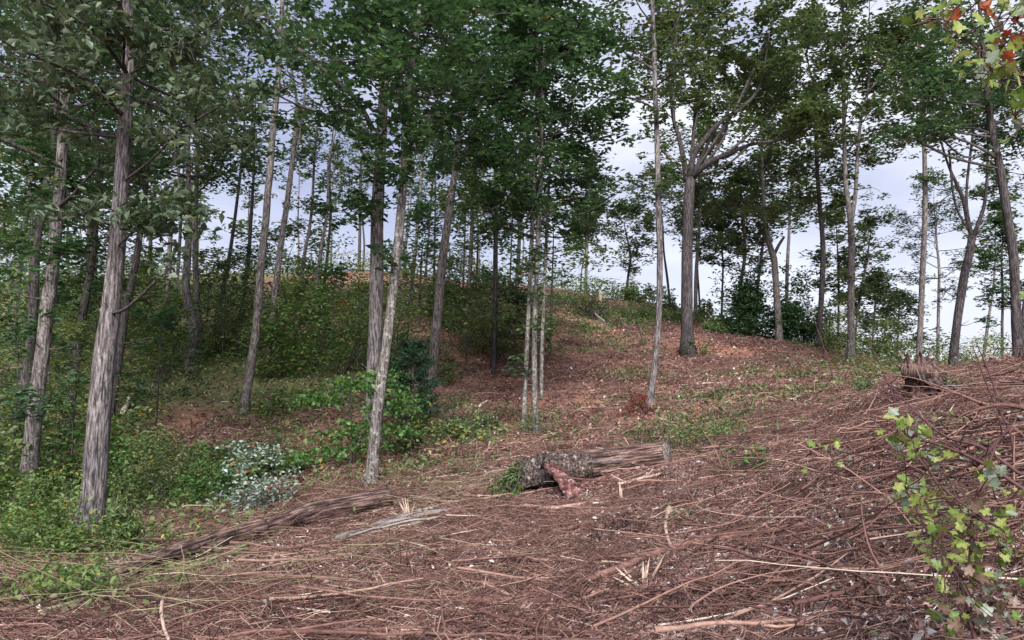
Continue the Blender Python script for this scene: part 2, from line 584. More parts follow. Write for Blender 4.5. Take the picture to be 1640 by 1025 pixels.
def ground_mat():
    m, t, b = new_mat('clay_and_litter_ground')
    nb = noise_node(t, 0.16, 5, 0.6)
    nm = noise_node(t, 1.7, 6, 0.65)
    nf = noise_node(t, 26, 6, 0.7)
    ns = noise_node(t, 60, 3, 0.7)
    litter = ramp(t, [(0.3, (0.12, 0.062, 0.05)), (0.5, (0.26, 0.138, 0.108)), (0.7, (0.42, 0.265, 0.21))])
    t.links.new(nf.outputs[0], litter.inputs[0])
    clay = ramp(t, [(0.3, (0.27, 0.12, 0.082)), (0.7, (0.43, 0.235, 0.165))])
    t.links.new(nf.outputs[0], clay.inputs[0])
    at = t.nodes.new('ShaderNodeAttribute')
    at.attribute_name = 'tint'
    sep = t.nodes.new('ShaderNodeSeparateColor')
    t.links.new(at.outputs['Color'], sep.inputs[0])
    mul = t.nodes.new('ShaderNodeMath')
    mul.operation = 'MULTIPLY_ADD'
    t.links.new(nm.outputs[0], mul.inputs[0])
    mul.inputs[1].default_value = 0.9
    t.links.new(sep.outputs[0], mul.inputs[2])
    cm = ramp(t, [(0.72, (0, 0, 0)), (0.92, (1, 1, 1))])
    t.links.new(mul.outputs[0], cm.inputs[0])
    c = mixc(t, cm.outputs[0], litter.outputs[0], clay.outputs[0])
    mossy = ramp(t, [(0.3, (0.09, 0.10, 0.045)), (0.7, (0.24, 0.235, 0.12))])
    t.links.new(nf.outputs[0], mossy.inputs[0])
    mu2 = t.nodes.new('ShaderNodeMath')
    mu2.operation = 'MULTIPLY_ADD'
    t.links.new(nm.outputs[0], mu2.inputs[0])
    mu2.inputs[1].default_value = 0.8
    t.links.new(sep.outputs[1], mu2.inputs[2])
    gm = ramp(t, [(0.68, (0, 0, 0)), (0.95, (1, 1, 1))])
    t.links.new(mu2.outputs[0], gm.inputs[0])
    c = mixc(t, gm.outputs[0], c, mossy.outputs[0])
    n5 = noise_node(t, 5.5, 5, 0.7)
    r5 = ramp(t, [(0.36, (0.55, 0.52, 0.54)), (0.5, (0.95, 0.93, 0.93)), (0.64, (1.3, 1.26, 1.22))])
    t.links.new(n5.outputs[0], r5.inputs[0])
    c = mixc(t, 0.85, c, r5.outputs[0], 'MULTIPLY')
    t.links.new(c, b.inputs['Base Color'])
    b.inputs['Roughness'].default_value = 0.95
    b.inputs['Specular IOR Level'].default_value = 0.15
    bp = t.nodes.new('ShaderNodeBump')
    bp.inputs['Strength'].default_value = 0.7
    bp.inputs['Distance'].default_value = 0.05
    t.links.new(nf.outputs[0], bp.inputs['Height'])
    t.links.new(bp.outputs[0], b.inputs['Normal'])
    return m


M['ground'] = ground_mat()


# regions measured off the photograph and laid out on the ground
def blob_mask(x, y, blobs):
    r = np.zeros_like(x)
    for (px, py, wpx, rad, s) in blobs:
        c = hit(px, py)
        rx = wpx / F * c[1] / 2
        r = np.maximum(r, s * np.exp(-(((x - c[0]) / rx) ** 2 + ((y - c[1]) / rad) ** 2)))
    return r


CLAY = [(940, 530, 160, 3, .6), (1180, 560, 200, 3, .75), (760, 570, 140, 3, .6), (1090, 560, 100, 2.5, .6), (620, 720, 90, 1.6, .7), (500, 720, 150, 1.8, .6),
        (1200, 640, 120, 2, .45), (260, 700, 160, 2.0, .6), (980, 640, 200, 3, .4), (1250, 1000, 200, .5, .45), (1180, 520, 160, 2.5, .8), (340, 660, 120, 2, .5),
        (600, 450, 500, 4, .5), (860, 640, 90, 2, .5), (1390, 940, 110, .5, .6), (1010, 960, 150, .35, .5), (620, 940, 160, .4, .45), (1240, 870, 120, .4, .4), (1100, 660, 200, 1.6, .4), (800, 610, 120, 2.5, .5), (1280, 740, 100, 1, .3)]
GREENS = [(1000, 600, 150, 2, .55), (1080, 640, 170, 1.5, .55), (1200, 600, 150, 2, .5), (930, 560, 130, 2, .45), (990, 640, 120, 1.5, .5), (1040, 700, 120, 1, .4), (1300, 690, 140, 1, .4), (900, 700, 120, 1, .5),
          (280, 790, 500, 4.5, .8), (100, 830, 400, 4, .9), (60, 720, 360, 5, .9), (430, 590, 500, 6, .8), (300, 600, 400, 6, .8), (120, 600, 400, 8, .85),
          (560, 560, 300, 5, .9), (750, 500, 200, 6, .9), (600, 490, 500, 5, .9), (990, 505, 220, 3.5, .9), (1130, 515, 120, 3, .8), (1380, 600, 160, 4, .6), (1500, 590, 260, 6, .6),
          (760, 690, 160, 2.0, .7), (680, 740, 140, 2, .6), (1240, 640, 200, 2.2, .45), (420, 740, 260, 2.4, .5), (1100, 700, 260, 1.8, .35), (100, 900, 200, 1.6, .7),
          (900, 470, 260, 5, .6), (1130, 480, 120, 6, .5), (440, 690, 130, 1.5, .6), (740, 640, 60, 2, .5)]


def build_ground():
    u = np.linspace(-1, 1, 290)
    xs = 11 * u + 60 * np.sign(u) * np.abs(u) ** 3 + 430 * np.sign(u) * np.abs(u) ** 11
    v = np.linspace(0, 1, 300)
    ys = -20 + 38 * v + 60 * v ** 3 + 420 * v ** 12
    X, Y = np.meshgrid(xs, ys, indexing='ij')
    Z = G(X, Y)
    cl = blob_mask(X, Y, CLAY)
    gr = blob_mask(X, Y, GREENS)
    rr = np.hypot(X, Y)
    gr = np.maximum(gr, np.clip((rr - 60) / 20, 0, 0.7))
    gr = np.maximum(gr, np.clip((-X * 0.8 - 6) / 12, 0, 0.6) * (Y > 9))
    band = np.exp(-((rr - 53) / 4.0) ** 2) * (X > -17) * (X < 4)
    gr = gr * (1 - band)
    cl = np.maximum(cl, band * .12)
    g = Geo()
    nx, ny = X.shape
    i = np.arange(nx - 1)[:, None] * ny
    j = np.arange(ny - 1)[None]
    A = i + j
    f = np.concatenate([np.stack([A, A + ny, A + ny + 1], -1).reshape(-1, 3), np.stack([A, A + ny + 1, A + 1], -1).reshape(-1, 3)])
    g.add(np.stack([X, Y, Z], -1).reshape(-1, 3), f, np.stack([cl, gr, np.zeros_like(cl)], -1).reshape(-1, 3))
    o = g.build('ground', M['ground'], smooth=True)
    o['kind'] = 'structure'


build_ground()


# ------------------------------------------------------------------ trees
def curved(a, b, bend, n=8, rng=RNG, wob=0.02):
    t = np.linspace(0, 1, n)[:, None]
    p = a * (1 - t) + b * t
    ln = np.linalg.norm(b - a)
    s = rng.normal(size=3)
    p = p + np.sin(t * math.pi) * s / np.linalg.norm(s) * bend * ln
    return p + rng.normal(size=(n, 3)) * wob * ln * .3


def rot_to(d):
    d = d / np.linalg.norm(d)
    a = np.cross(d, [0.1, 0.2, 1.0])
    a /= np.linalg.norm(a)
    return d, a, np.cross(d, a)


def clump(gl, centre, r, n, size, up, rng, wid, squash=0.55, tone=None):
    """one spray of leaves about a point"""
    p = rng.normal(size=(n, 3))
    p /= np.linalg.norm(p, axis=1)[:, None]
    p *= (rng.random(n) ** 0.45)[:, None] * np.array([r, r, r * squash])
    c = centre + p
    b = rng.random() if tone is None else tone
    t = np.stack([np.clip(b * 0.5 + rng.random(n) * 0.55, 0, 1), np.clip(rng.random(n) * 0.98 + 0.02 * b, 0, 1), rng.random(n)], 1)
    leaves(gl, c, size, up, t, wid, rng=rng)


def limb(gb, gl, p0, d, length, r0, rng, leaf, clump_r, n_leaf, lens, droop=0.0, subs=5, up=0.7, wid=0.5, bare=0.25, sides=5, dens=1.0):
    """a limb with side twigs and sprays of leaves"""
    k = 6
    pts = [p0]
    dd = d / np.linalg.norm(d)
    for q in range(k):
        dd = dd + rng.normal(size=3) * 0.16 + np.array([0, 0, 0.05 - droop])
        dd /= np.linalg.norm(dd)
        pts.append(pts[-1] + dd * length / k)
    pts = np.array(pts)
    tube(gb, pts, np.linspace(r0, r0 * 0.25, len(pts)), sides, cap=False)
    for s in range(subs):
        t = bare + (1 - bare) * (s + rng.random()) / subs
        i = t * k
        a = int(min(i, k - 1))
        q = pts[a] + (pts[a + 1] - pts[a]) * (i - a)
        _, x, y = rot_to(pts[a + 1] - pts[a])
        ang = rng.random() * 6.28
        sd = (pts[a + 1] - pts[a]) / np.linalg.norm(pts[a + 1] - pts[a]) * 0.7 + (x * math.cos(ang) + y * math.sin(ang)) * 0.8 + np.array([0, 0, 0.15 - droop])
        ls = length * rng.uniform(0.18, 0.42) * lens
        e = q + sd * ls
        m = (q + e) / 2 + rng.normal(size=3) * ls * 0.1
        tube(gb, np.array([q, m, e]), [r0 * 0.35, r0 * 0.22, r0 * 0.08], 3, cap=False)
        for cc in (m, e):
            if rng.random() < dens:
                clump(gl, cc + rng.normal(size=3) * clump_r * 0.3, clump_r * rng.uniform(0.6, 1.3), max(2, int(n_leaf * rng.uniform(0.35, 1.3))), leaf, up, rng, wid)
    if rng.random() < dens:
        clump(gl, pts[-1], clump_r, n_leaf, leaf, up, rng, wid)
    return pts


LEAFK = 1.35
WK = 0.8      # bark widths were read off a little wide


def tree(name, label, cat, path, D, bark, leafm, H=16.0, crown=(0.35, 1.0), CR=2.6, nl=26, leaf=0.11, nleaf=26, clr=0.38, group=None, seed=1,
         forks=(), limbs=(), blobs=(), depth=0.0, lens=1.0, droop=0.0, up=0.7, wid=0.5, flare=1.35, epi=0, dens=1.0, rough=0.07, subs=5, elev=(0.1, 0.9), shape='dome', toptrunk=True, bmat='bark_branch', sides=10):
    """path: photo pixels of the stem from the ground up with its width in pixels; D: distance.  The stem goes on above the frame to height H."""
    rng = np.random.default_rng(seed)
    leaf *= LEAFK
    wid *= 1.15
    pts = []
    for i, (px, py, wp) in enumerate(path):
        q = P(px, py, D + depth * i / max(1, len(path) - 1))
        pts.append([*q, wp / F * D / 2 * WK])
    pts = np.array(pts)
    gz = float(G(pts[0, 0], pts[0, 1]))
    if pts[0, 2] > gz + 0.05:
        dx = (pts[0, :3] - pts[1, :3])
        dx = dx / max(0.2, abs(dx[2])) * (pts[0, 2] - gz) * 0.5
        b0 = np.array([pts[0, 0] + dx[0], pts[0, 1], 0, pts[0, 3] * 1.05])
        b0[2] = float(G(b0[0], b0[1])) - 0.15
        pts = np.vstack([b0, pts])
    else:
        pts[0, 2] = gz - 0.15
    base = pts[0, :3].copy()
    base[2] += 0.15
    top = pts[-1]
    if toptrunk and base[2] + H > top[2] + 0.5:
        up_len = base[2] + H - top[2]
        d = pts[-1, :3] - pts[-2, :3]
        d = d / np.linalg.norm(d) * 0.5 + np.array([0, 0, 1.0])
        d /= d[2]
        for k in (0.35, 0.7, 1.0):
            q = top[:3] + d * up_len * k + rng.normal(size=3) * 0.12 * (k > 0)
            pts = np.vstack([pts, [*q, max(0.012, top[3] * (1 - k * 0.93))]])
    sp_ = spline(pts, 0.35 if D < 25 else 0.6)
    sp_[:, 3] = np.maximum(sp_[:, 3], 0.008)
    h = sp_[:, 2] - base[2]
    sp_[:, 3] *= 1 + (flare - 1) * np.exp(-np.maximum(h, 0) / 0.28)
    if D < 30:
        j = fbm2(sp_[:, 2], np.full(len(sp_), seed * 7.3), 1.6, seed)
        j2 = fbm2(sp_[:, 2], np.full(len(sp_), seed * 3.3 + 5), 1.6, seed)
        sp_[:, 0] += j * 0.02
        sp_[:, 1] += j2 * 0.03
    root = thing(name, base, label, cat, group)
    gt = Geo()
    tube(gt, sp_[:, :3], sp_[:, 3], sides if D < 35 else 7, rough if D < 35 else 0.04, seed=seed)
    gb, gl = Geo(), Geo()
    if D < 26 and name not in ('leafy_sapling', 'understory_tree'):
        for q in range(7):
            i_ = int(rng.uniform(.06, .6) * len(sp_))
            a_ = rng.random() * 6.28
            dv = np.array([math.cos(a_), math.sin(a_), rng.uniform(.1, .6)])
            r_ = sp_[i_, 3]
            p_ = sp_[i_, :3] + dv * r_ * .55
            if q < 3:      # knot swelling
                tube(gt, np.array([p_ - dv * r_ * .3, p_, p_ + dv * r_ * .45]), [r_ * .6, r_ * .5, r_ * .22], 8, .25, seed=q)
            else:          # dead stub
                tube(gt, curved(p_, p_ + dv * rng.uniform(.12, .5), .15, 6, rng), np.linspace(.014, .004, 6), 5, .1)
        for q in range(5):  # root flare
            a_ = q * 1.257 + rng.random()
            r_ = sp_[0, 3]
            b_ = base + [0, 0, .22]
            e_ = base + np.array([math.cos(a_), math.sin(a_), 0]) * r_ * 2.1
            e_[2] = float(G(e_[0], e_[1])) - .05
            m_ = base + np.array([math.cos(a_), math.sin(a_), 0]) * r_ * .95 + [0, 0, .07]
            tube(gt, spline(np.array([b_, m_, e_]), .06), np.linspace(r_ * .5, r_ * .2, len(spline(np.array([b_, m_, e_]), .06))), 7, .12, seed=q)
    gt.build('trunk', M[bark], root, smooth=True)
    stems = [(sp_, crown)]
    for fk in forks:     # forks: pixel paths that leave the stem, each carrying its own crown
        fpts = np.array([[*P(px, py, D + (fk['dy'] * i / max(1, len(fk['path']) - 1))), wp / F * D / 2 * WK] for i, (px, py, wp) in enumerate(fk['path'])])
        if fk.get('ext', 0):
            d = fpts[-1, :3] - fpts[-2, :3]
            d /= np.linalg.norm(d)
            e = fk['ext']
            d1 = d * 0.7 + np.array([0, 0, 0.3])
            fpts = np.vstack([fpts, [*(fpts[-1, :3] + d1 * e * 0.5), fpts[-1, 3] * 0.6], [*(fpts[-1, :3] + d1 * e), 0.01]])
        f2 = spline(fpts, 0.4)
        f2[:, 3] = np.maximum(f2[:, 3], 0.006)
        gf = Geo()
        tube(gf, f2[:, :3], f2[:, 3], 8, 0.06, seed=seed + 3)
        gf.build('limb', M[bark if fk.get('same', True) else bmat], root, smooth=True)
        stems.append((f2, fk.get('crown', (0.3, 1.0)), fk))
    for si, st in enumerate(stems):
        s, cw = st[0], st[1]
        if cw is None:
            continue
        fk = st[2] if len(st) > 2 else {}
        n = fk.get('nl', nl)
        cr_ = fk.get('CR', CR)
        if si == 0:
            lo = base[2] + H * cw[0]
            hi = base[2] + H * cw[1]
        else:
            lo = hi = None
        arc = np.concatenate([[0], np.cumsum(np.linalg.norm(np.diff(s[:, :3], axis=0), axis=1))])
        for q in range(n):
            t = (q + rng.random()) / n
            if si == 0:
                zz = lo + (hi - lo) * t
                idx = int(np.clip(np.searchsorted(s[:, 2], zz), 1, len(s) - 1))
            else:
                tt = cw[0] + (cw[1] - cw[0]) * t
                idx = int(np.clip(np.searchsorted(arc, arc[-1] * tt), 1, len(s) - 1))
            p0 = s[idx, :3] + 0
            az = q * 2.399 + rng.random() * 0.9 + seed
            el = elev[0] + (elev[1] - elev[0]) * t + rng.normal() * 0.12
            if shape == 'dome':
                ln = cr_ * (0.55 + 0.45 * math.sin(math.pi * min(1, t * 0.75 + 0.2))) * (1 - 0.55 * max(0, t - 0.55) / 0.45)
            elif shape == 'cone':
                ln = cr_ * (1.05 - 0.85 * t)
            else:
                ln = cr_ * (0.6 + 0.4 * rng.random())
            ln *= rng.uniform(0.7, 1.15)
            d = np.array([math.cos(az) * math.cos(el), math.sin(az) * math.cos(el), math.sin(el)])
            limb(gb, gl, p0, d, ln, max(0.008, min(s[idx, 3] * 0.42, 0.018 + ln * 0.014)), rng, leaf, clr, nleaf, lens, droop, subs, up, wid, dens=dens)
    for (px, py, wp, hp, dy, n) in blobs:   # sprays that the photo shows in a given place
        c = P(px, py, D + dy)
        rx, rz = wp / F * D / 2, hp / F * D / 2
        idx = int(np.argmin(np.abs(sp_[:, 2] - (c[2] - 0.25 * abs(c[0] - sp_[:, 0])))))
        p0 = sp_[idx, :3]
        d = c - p0
        ln = np.linalg.norm(d)
        if ln > 0.3:
            mid = p0 + d * 0.5 + np.array([0, 0, -0.06 * ln]) + rng.normal(size=3) * 0.05 * ln
            tube(gb, spline(np.array([p0, mid, c]), 0.3), 0.012 + 0.008 * ln, 4, cap=False)
        k = max(2, int(n / nleaf))
        for _ in range(k):
            o = rng.normal(size=3) * np.array([rx, rx * 0.8, rz]) * 0.5
            e = c + o
            tube(gb, np.array([c, (c + e) / 2 + rng.normal(size=3) * 0.05, e]), [0.012, 0.008, 0.004], 3, cap=False)
            clump(gl, e, clr * rng.uniform(0.6, 1.2), max(2, int(nleaf * rng.uniform(0.6, 1.4))), leaf, up, rng, wid)
    for _ in range(epi):                    # short leafy shoots straight from the stem
        idx = int(rng.uniform(0.2, 0.75) * len(sp_))
        a = rng.random() * 6.28
        clump(gl, sp_[idx, :3] + np.array([math.cos(a), math.sin(a), 0]) * 0.25, 0.3, int(nleaf * 0.7), leaf, up, rng, wid)
    for lb in limbs:                        # bare named limbs of the photo
        lp = np.array([[*P(px, py, D + lb['dy'] * i / max(1, len(lb['path']) - 1)), wp / F * D / 2 * WK] for i, (px, py, wp) in enumerate(lb['path'])])
        l2 = spline(lp, 0.3)
        g2 = Geo()
        tube(g2, l2[:, :3], np.maximum(l2[:, 3], 0.004), 6, 0.05, seed=seed)
        g2.build('limb', M[bmat], root, smooth=True)
    if gb.n:
        gb.build('branches', M[bmat], root, smooth=True, kind='stuff')
    if gl.n:
        gl.build('crown', M[leafm], root)
    return root


MARKS = [(60, 'the grey leaning trunk'), (185, 'the stout shaggy trunk'), (302, 'the S-curved trunk'), (415, 'the slender clay-bank trunk'), (603, 'the tall thick shaggy trunk'), (632, 'the mottled trunk'),
         (705, 'the forked tree'), (858, 'the maple clump'), (940, 'the slim ridge tree'), (1056, 'the slim pale trunk'), (1101, 'the oak')]


def beside(px):
    m = min(MARKS, key=lambda q: abs(q[0] - px))
    d = px - m[0]
    if m[0] == 60 and d < -45:
        return 'cut by the left picture edge' if d < -70 else 'at the left picture edge'
    w_ = 'seen right behind' if abs(d) < 10 else ('close %s of' if abs(d) < 30 else ('a little %s of' if abs(d) < 55 else 'well %s of')) % ('right' if d > 0 else 'left')
    return w_ + ' ' + m[1]


# --- the left foreground and middle trunks
tree('hickory_tree', 'stout pale shaggy trunk leaning right, with the largest grey-green drooping leaves, left foreground', 'tree',
     [(138, 865, 46), (150, 780, 44), (160, 660, 43), (172, 540, 39), (184, 430, 34), (191, 330, 30), (198, 220, 27), (204, 120, 24), (205, 0, 21)], 10.5,
     'bark_grey', 'leaf_grey', H=10.5, crown=(0.5, 1.0), CR=2.7, nl=30, leaf=0.11, nleaf=26, clr=0.38, seed=3, droop=0.07, up=0.5, wid=0.42, subs=5,
     blobs=[(240, 355, 170, 50, -0.8, 420), (130, 345, 110, 50, -0.5, 160), (280, 215, 110, 110, -.8, 240), (90, 60, 160, 130, -.8, 420), (300, 60, 130, 110, -.6, 380), (270, 430, 70, 40, -1, 50), (225, 270, 110, 70, 0.5, 160), (200, 60, 120, 90, -.8, 300), (160, 140, 80, 60, -.7, 120), (60, 200, 120, 90, 0, 200)])
tree('tulip_tree', 'grey trunk left of the stout shaggy one, leaning right from the brush', 'tree',
     [(36, 835, 32), (48, 740, 31), (58, 640, 30), (68, 560, 27), (80, 450, 25), (92, 330, 23), (103, 200, 20), (108, 60, 18)], 13.4,
     'bark_mid', 'leaf_dark', H=13.5, crown=(0.38, 1.0), CR=3.0, nl=26, leaf=0.13, nleaf=26, clr=0.42, seed=5, epi=12,
     blobs=[(110, 400, 110, 60, 0, 220), (50, 330, 110, 60, 0.5, 200), (120, 300, 90, 70, .5, 200), (80, 640, 110, 50, -.8, 160), (20, 450, 70, 60, .5, 120), (60, 250, 110, 60, .5, 200)])
tree('dark_leaning_tree', 'dark trunk at the far left edge, crossing behind its grey neighbour', 'tree',
     [(8, 800, 27), (22, 720, 25), (38, 640, 22), (48, 560, 19), (55, 470, 16), (60, 380, 14)], 17,
     'bark_dark', 'leaf_dark', H=15, crown=(0.4, 1.0), CR=2.8, nl=24, leaf=0.13, nleaf=26, clr=0.42, seed=6)
tree('shaded_tree', 'thin dark trunk between the two large left trunks', 'tree',
     [(102, 765, 18), (108, 680, 18), (120, 590, 17), (133, 500, 16), (147, 420, 14), (155, 330, 12), (158, 250, 10)], 20,
     'bark_dark', 'leaf_dark', H=15, crown=(0.24, 1.0), CR=2.6, nl=24, leaf=0.14, nleaf=24, clr=0.45, seed=8,
     blobs=[(150, 470, 60, 60, 0, 120), (170, 400, 90, 60, 0, 160)])
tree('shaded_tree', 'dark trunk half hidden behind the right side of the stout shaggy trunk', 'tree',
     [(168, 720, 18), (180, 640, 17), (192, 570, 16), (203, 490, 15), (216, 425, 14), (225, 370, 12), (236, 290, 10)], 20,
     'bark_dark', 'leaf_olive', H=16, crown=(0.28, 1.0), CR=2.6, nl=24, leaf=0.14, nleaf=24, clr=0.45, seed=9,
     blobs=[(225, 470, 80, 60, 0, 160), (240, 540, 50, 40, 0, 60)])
tree('crooked_tree', 'pale crooked S-curved trunk in the brush above the clay bank', 'tree',
     [(306, 648, 16), (303, 610, 18), (304, 570, 20), (311, 530, 21), (307, 500, 19), (299, 475, 17), (297, 452, 16), (301, 400, 14), (303, 330, 12)], 25,
     'bark_grey', 'leaf_dark', H=16, crown=(0.38, 1.0), CR=3.4, nl=26, leaf=0.16, nleaf=26, clr=0.5, seed=10)
tree('crooked_tree', 'darker trunk standing close behind the pale S-curved one', 'tree',
     [(322, 600, 13), (322, 560, 13), (318, 510, 13), (314, 460, 12), (312, 380, 11)], 27,
     'bark_mid', 'leaf_dark', H=16, crown=(0.35, 1.0), CR=3.2, nl=24, leaf=0.16, nleaf=26, clr=0.5, seed=12)
tree('slender_tree', 'slender grey trunk rising from the clay bank beside yellow shrubs', 'tree',
     [(389, 692, 19), (394, 640, 18), (402, 580, 17), (411, 520, 16), (417, 440, 15), (427, 330, 14), (436, 230, 13), (447, 110, 11), (452, 20, 9)], 20,
     'bark_mid', 'leaf_olive', H=18, crown=(0.44, 1.0), CR=2.0, nl=26, leaf=0.13, nleaf=16, clr=0.36, seed=13, epi=3, dens=0.6)
tree('slender_tree', 'pale slender trunk with a high narrow fork, rising from the brush mid bank', 'tree',
     [(434, 560, 14), (437, 500, 13), (444, 440, 13), (452, 380, 12), (462, 310, 11), (468, 260, 9)], 28,
     'bark_grey', 'leaf_olive', H=14, crown=(0.55, 1.0), CR=2.0, nl=12, leaf=0.14, nleaf=15, clr=0.4, seed=14, dens=0.6,
     forks=[dict(path=[(467, 262, 7), (480, 215, 6), (488, 150, 4)], dy=0.4, ext=2.5, CR=1.4, nl=6)])
for i, (pth, D_, lb) in enumerate([
        ([(262, 555, 11), (266, 490, 10), (270, 430, 9), (274, 370, 8)], 32, 'pale thin trunk up the bank, left of the S-curved one'),
        ([(278, 520, 8), (281, 470, 7), (286, 420, 7)], 36, 'faint pale stem just left of the S-curved trunk'),
        ([(343, 545, 10), (352, 490, 10), (362, 440, 9), (372, 380, 7)], 32, 'dark leaning stem right of the S-curved trunk'),
        ([(384, 520, 10), (390, 470, 9), (398, 410, 8), (402, 350, 7)], 34, 'dim stem just left of the slender trunk on the clay bank'),
        ([(466, 548, 9), (474, 500, 8), (481, 450, 8), (489, 400, 7), (499, 340, 6)], 33, 'first of the three thin pale stems left of the red sapling'),
        ([(493, 553, 9), (499, 510, 9), (506, 460, 8), (514, 400, 7), (525, 330, 6)], 33, 'middle of the three thin pale stems left of the red sapling'),
        ([(513, 520, 6), (518, 470, 6), (523, 420, 6), (529, 350, 5)], 37, 'thin dark stem nearest the red sapling'),
        ([(655, 515, 9), (658, 470, 9), (663, 420, 8), (668, 370, 7)], 37, 'grey stem between the tall middle trunks, on the terrace'),
        ([(642, 495, 5), (645, 450, 5), (650, 400, 4)], 41, 'thinnest stem on the terrace right of the mottled trunk'),
        ([(692, 505, 4), (695, 440, 4), (696, 390, 4)], 40, 'very thin reddish stem beside the dark forked tree'),
]):
    tree('thin_tree', lb, 'tree', pth, D_, ['bark_grey', 'bark_mid', 'bark_dark'][[0, 0, 2, 2, 0, 0, 2, 1, 1, 2][i]], ['leaf_dark', 'leaf_olive'][i % 2],
         H=11 + (i * 37 % 5), crown=(0.45, 1.0), CR=1.6, nl=11, leaf=0.15, nleaf=14, clr=0.42, seed=30 + i, dens=0.6, lens=1.1)
tree('shagbark_tree', 'tall thick shaggy trunk standing straight behind the lichen-mottled one', 'tree',
     [(597, 702, 28), (597, 640, 28), (599, 560, 27), (601, 480, 28), (603, 400, 27), (606, 320, 25), (611, 240, 23), (616, 150, 20), (624, 50, 17)], 16.5,
     'bark_grey', 'leaf_dark', H=14.5, crown=(0.45, 1.0), CR=3.0, nl=26, leaf=0.135, nleaf=26, clr=0.4, seed=16,
     limbs=[dict(path=[(598, 210, 12), (575, 165, 11), (545, 135, 10), (500, 95, 9), (455, 60, 8), (410, 5, 6)], dy=-1.0),
            dict(path=[(560, 40, 9), (540, 0, 10), (520, -40, 8)], dy=-.5)],
     blobs=[(605, 260, 90, 60, -.9, 220), (590, 120, 140, 90, -1, 300), (570, 330, 140, 60, -0.6, 420), (540, 170, 110, 70, -.8, 260), (610, 215, 110, 70, -1, 300), (560, 60, 140, 110, -.8, 380)])
tree('mottled_tree', 'lichen-mottled trunk leaning right, rooted behind the long fallen log', 'tree',
     [(592, 785, 25), (597, 735, 23), (603, 670, 22), (612, 600, 21), (622, 530, 20), (630, 460, 19), (639, 380, 19), (646, 300, 17), (648, 240, 15), (650, 180, 13), (660, 90, 12), (672, 0, 10)], 12.1,
     'bark_lichen', 'leaf_dark', H=12, crown=(0.5, 1.0), CR=2.4, nl=22, leaf=0.12, nleaf=24, clr=0.38, seed=17,
     blobs=[(650, 110, 150, 130, -.5, 420), (665, 220, 80, 80, -.6, 220), (640, 300, 60, 50, -.6, 90), (610, 30, 130, 90, -.6, 260), (620, 410, 40, 26, -.4, 30), (690, 40, 110, 80, -.6, 240)])
tree('forked_tree', 'dark-topped trunk with a wide fork high up, at the upper edge of the clay clearing', 'tree',
     [(687, 642, 21), (692, 590, 20), (698, 530, 19), (705, 460, 19), (713, 390, 17), (722, 320, 15), (730, 265, 13), (736, 200, 10), (738, 130, 8)], 23,
     'bark_mid', 'leaf_dark', H=16, crown=(0.42, 1.0), CR=3.0, nl=26, leaf=0.15, nleaf=24, clr=0.46, seed=18,
     forks=[dict(path=[(731, 275, 10), (745, 240, 9), (760, 205, 7), (768, 140, 6)], dy=0.4, ext=3, CR=2.0, nl=8),
            dict(path=[(728, 215, 6), (718, 198, 5), (706, 180, 4)], dy=-0.3, ext=1.2, CR=1.2, nl=3)])
# --- multi-stemmed maple
tree('maple_clump', 'clump of thin pale stems with a dense dark green crown at the clearing', 'tree',
     [(860, 698, 12), (857, 640, 11), (856, 570, 11), (858, 480, 10), (862, 380, 10), (866, 270, 9), (869, 150, 8), (872, 60, 6)], 17.5,
     'bark_lichen', 'leaf_dark', H=13.5, crown=(0.30, 1.0), CR=2.3, nl=36, leaf=0.12, nleaf=30, clr=0.36, seed=19, flare=1.5, elev=(0.0, 0.8),
     forks=[dict(path=[(838, 702, 11), (841, 620, 10), (845, 530, 9), (850, 420, 9), (856, 280, 8), (860, 120, 6)], dy=0.2, ext=3, CR=2.0, nl=22, crown=(0.5, 1.0)),
            dict(path=[(867, 640, 8), (868, 560, 8), (872, 450, 7), (878, 320, 6), (884, 180, 5)], dy=1.0, ext=2, CR=1.7, nl=14, crown=(0.4, 1.0))],
     blobs=[(950, 195, 110, 60, -.3, 300), (905, 250, 80, 80, -.2, 160), (790, 250, 110, 90, -.3, 380), (800, 360, 120, 60, .3, 380), (830, 130, 200, 130, 0, 700),
            (920, 60, 130, 110, 0, 420), (760, 120, 110, 130, .3, 380), (870, 340, 110, 60, -.2, 240), (900, 400, 70, 40, 0, 80), (865, 455, 90, 40, -.3, 100), (855, 330, 110, 90, -.7, 340), (850, 415, 90, 60, -.6, 160), (880, 250, 110, 90, -.8, 300), (860, 510, 60, 40, -.5, 50), (815, 590, 50, 50, -.3, 60), (985, 215, 40, 30, -.5, 60)])
tree('slim_curved_tree', 'slim pale trunk standing alone in the clearing beside the small red shrub', 'tree',
     [(1038, 663, 14), (1045, 610, 13), (1052, 550, 12), (1056, 480, 12), (1057, 400, 12), (1055, 320, 12), (1052, 240, 11), (1050, 160, 10), (1047, 80, 10), (1043, 0, 8)], 19,
     'bark_grey', 'leaf_olive', H=15, crown=(0.52, 1.0), CR=2.1, nl=20, leaf=0.13, nleaf=18, clr=0.38, seed=21, dens=0.8,
     limbs=[dict(path=[(1048, 115, 6), (1030, 100, 5), (1005, 88, 4), (985, 70, 3), (970, 45, 2)], dy=-.4), dict(path=[(1050, 175, 5), (1020, 160, 4), (985, 152, 3), (965, 140, 2)], dy=-.4)],
     blobs=[(1010, 130, 110, 60, 0, 160), (1010, 60, 110, 80, 0, 220), (1085, 70, 60, 60, 0, 90), (1052, 190, 60, 90, -.4, 130), (1060, 300, 40, 60, -.3, 60)])
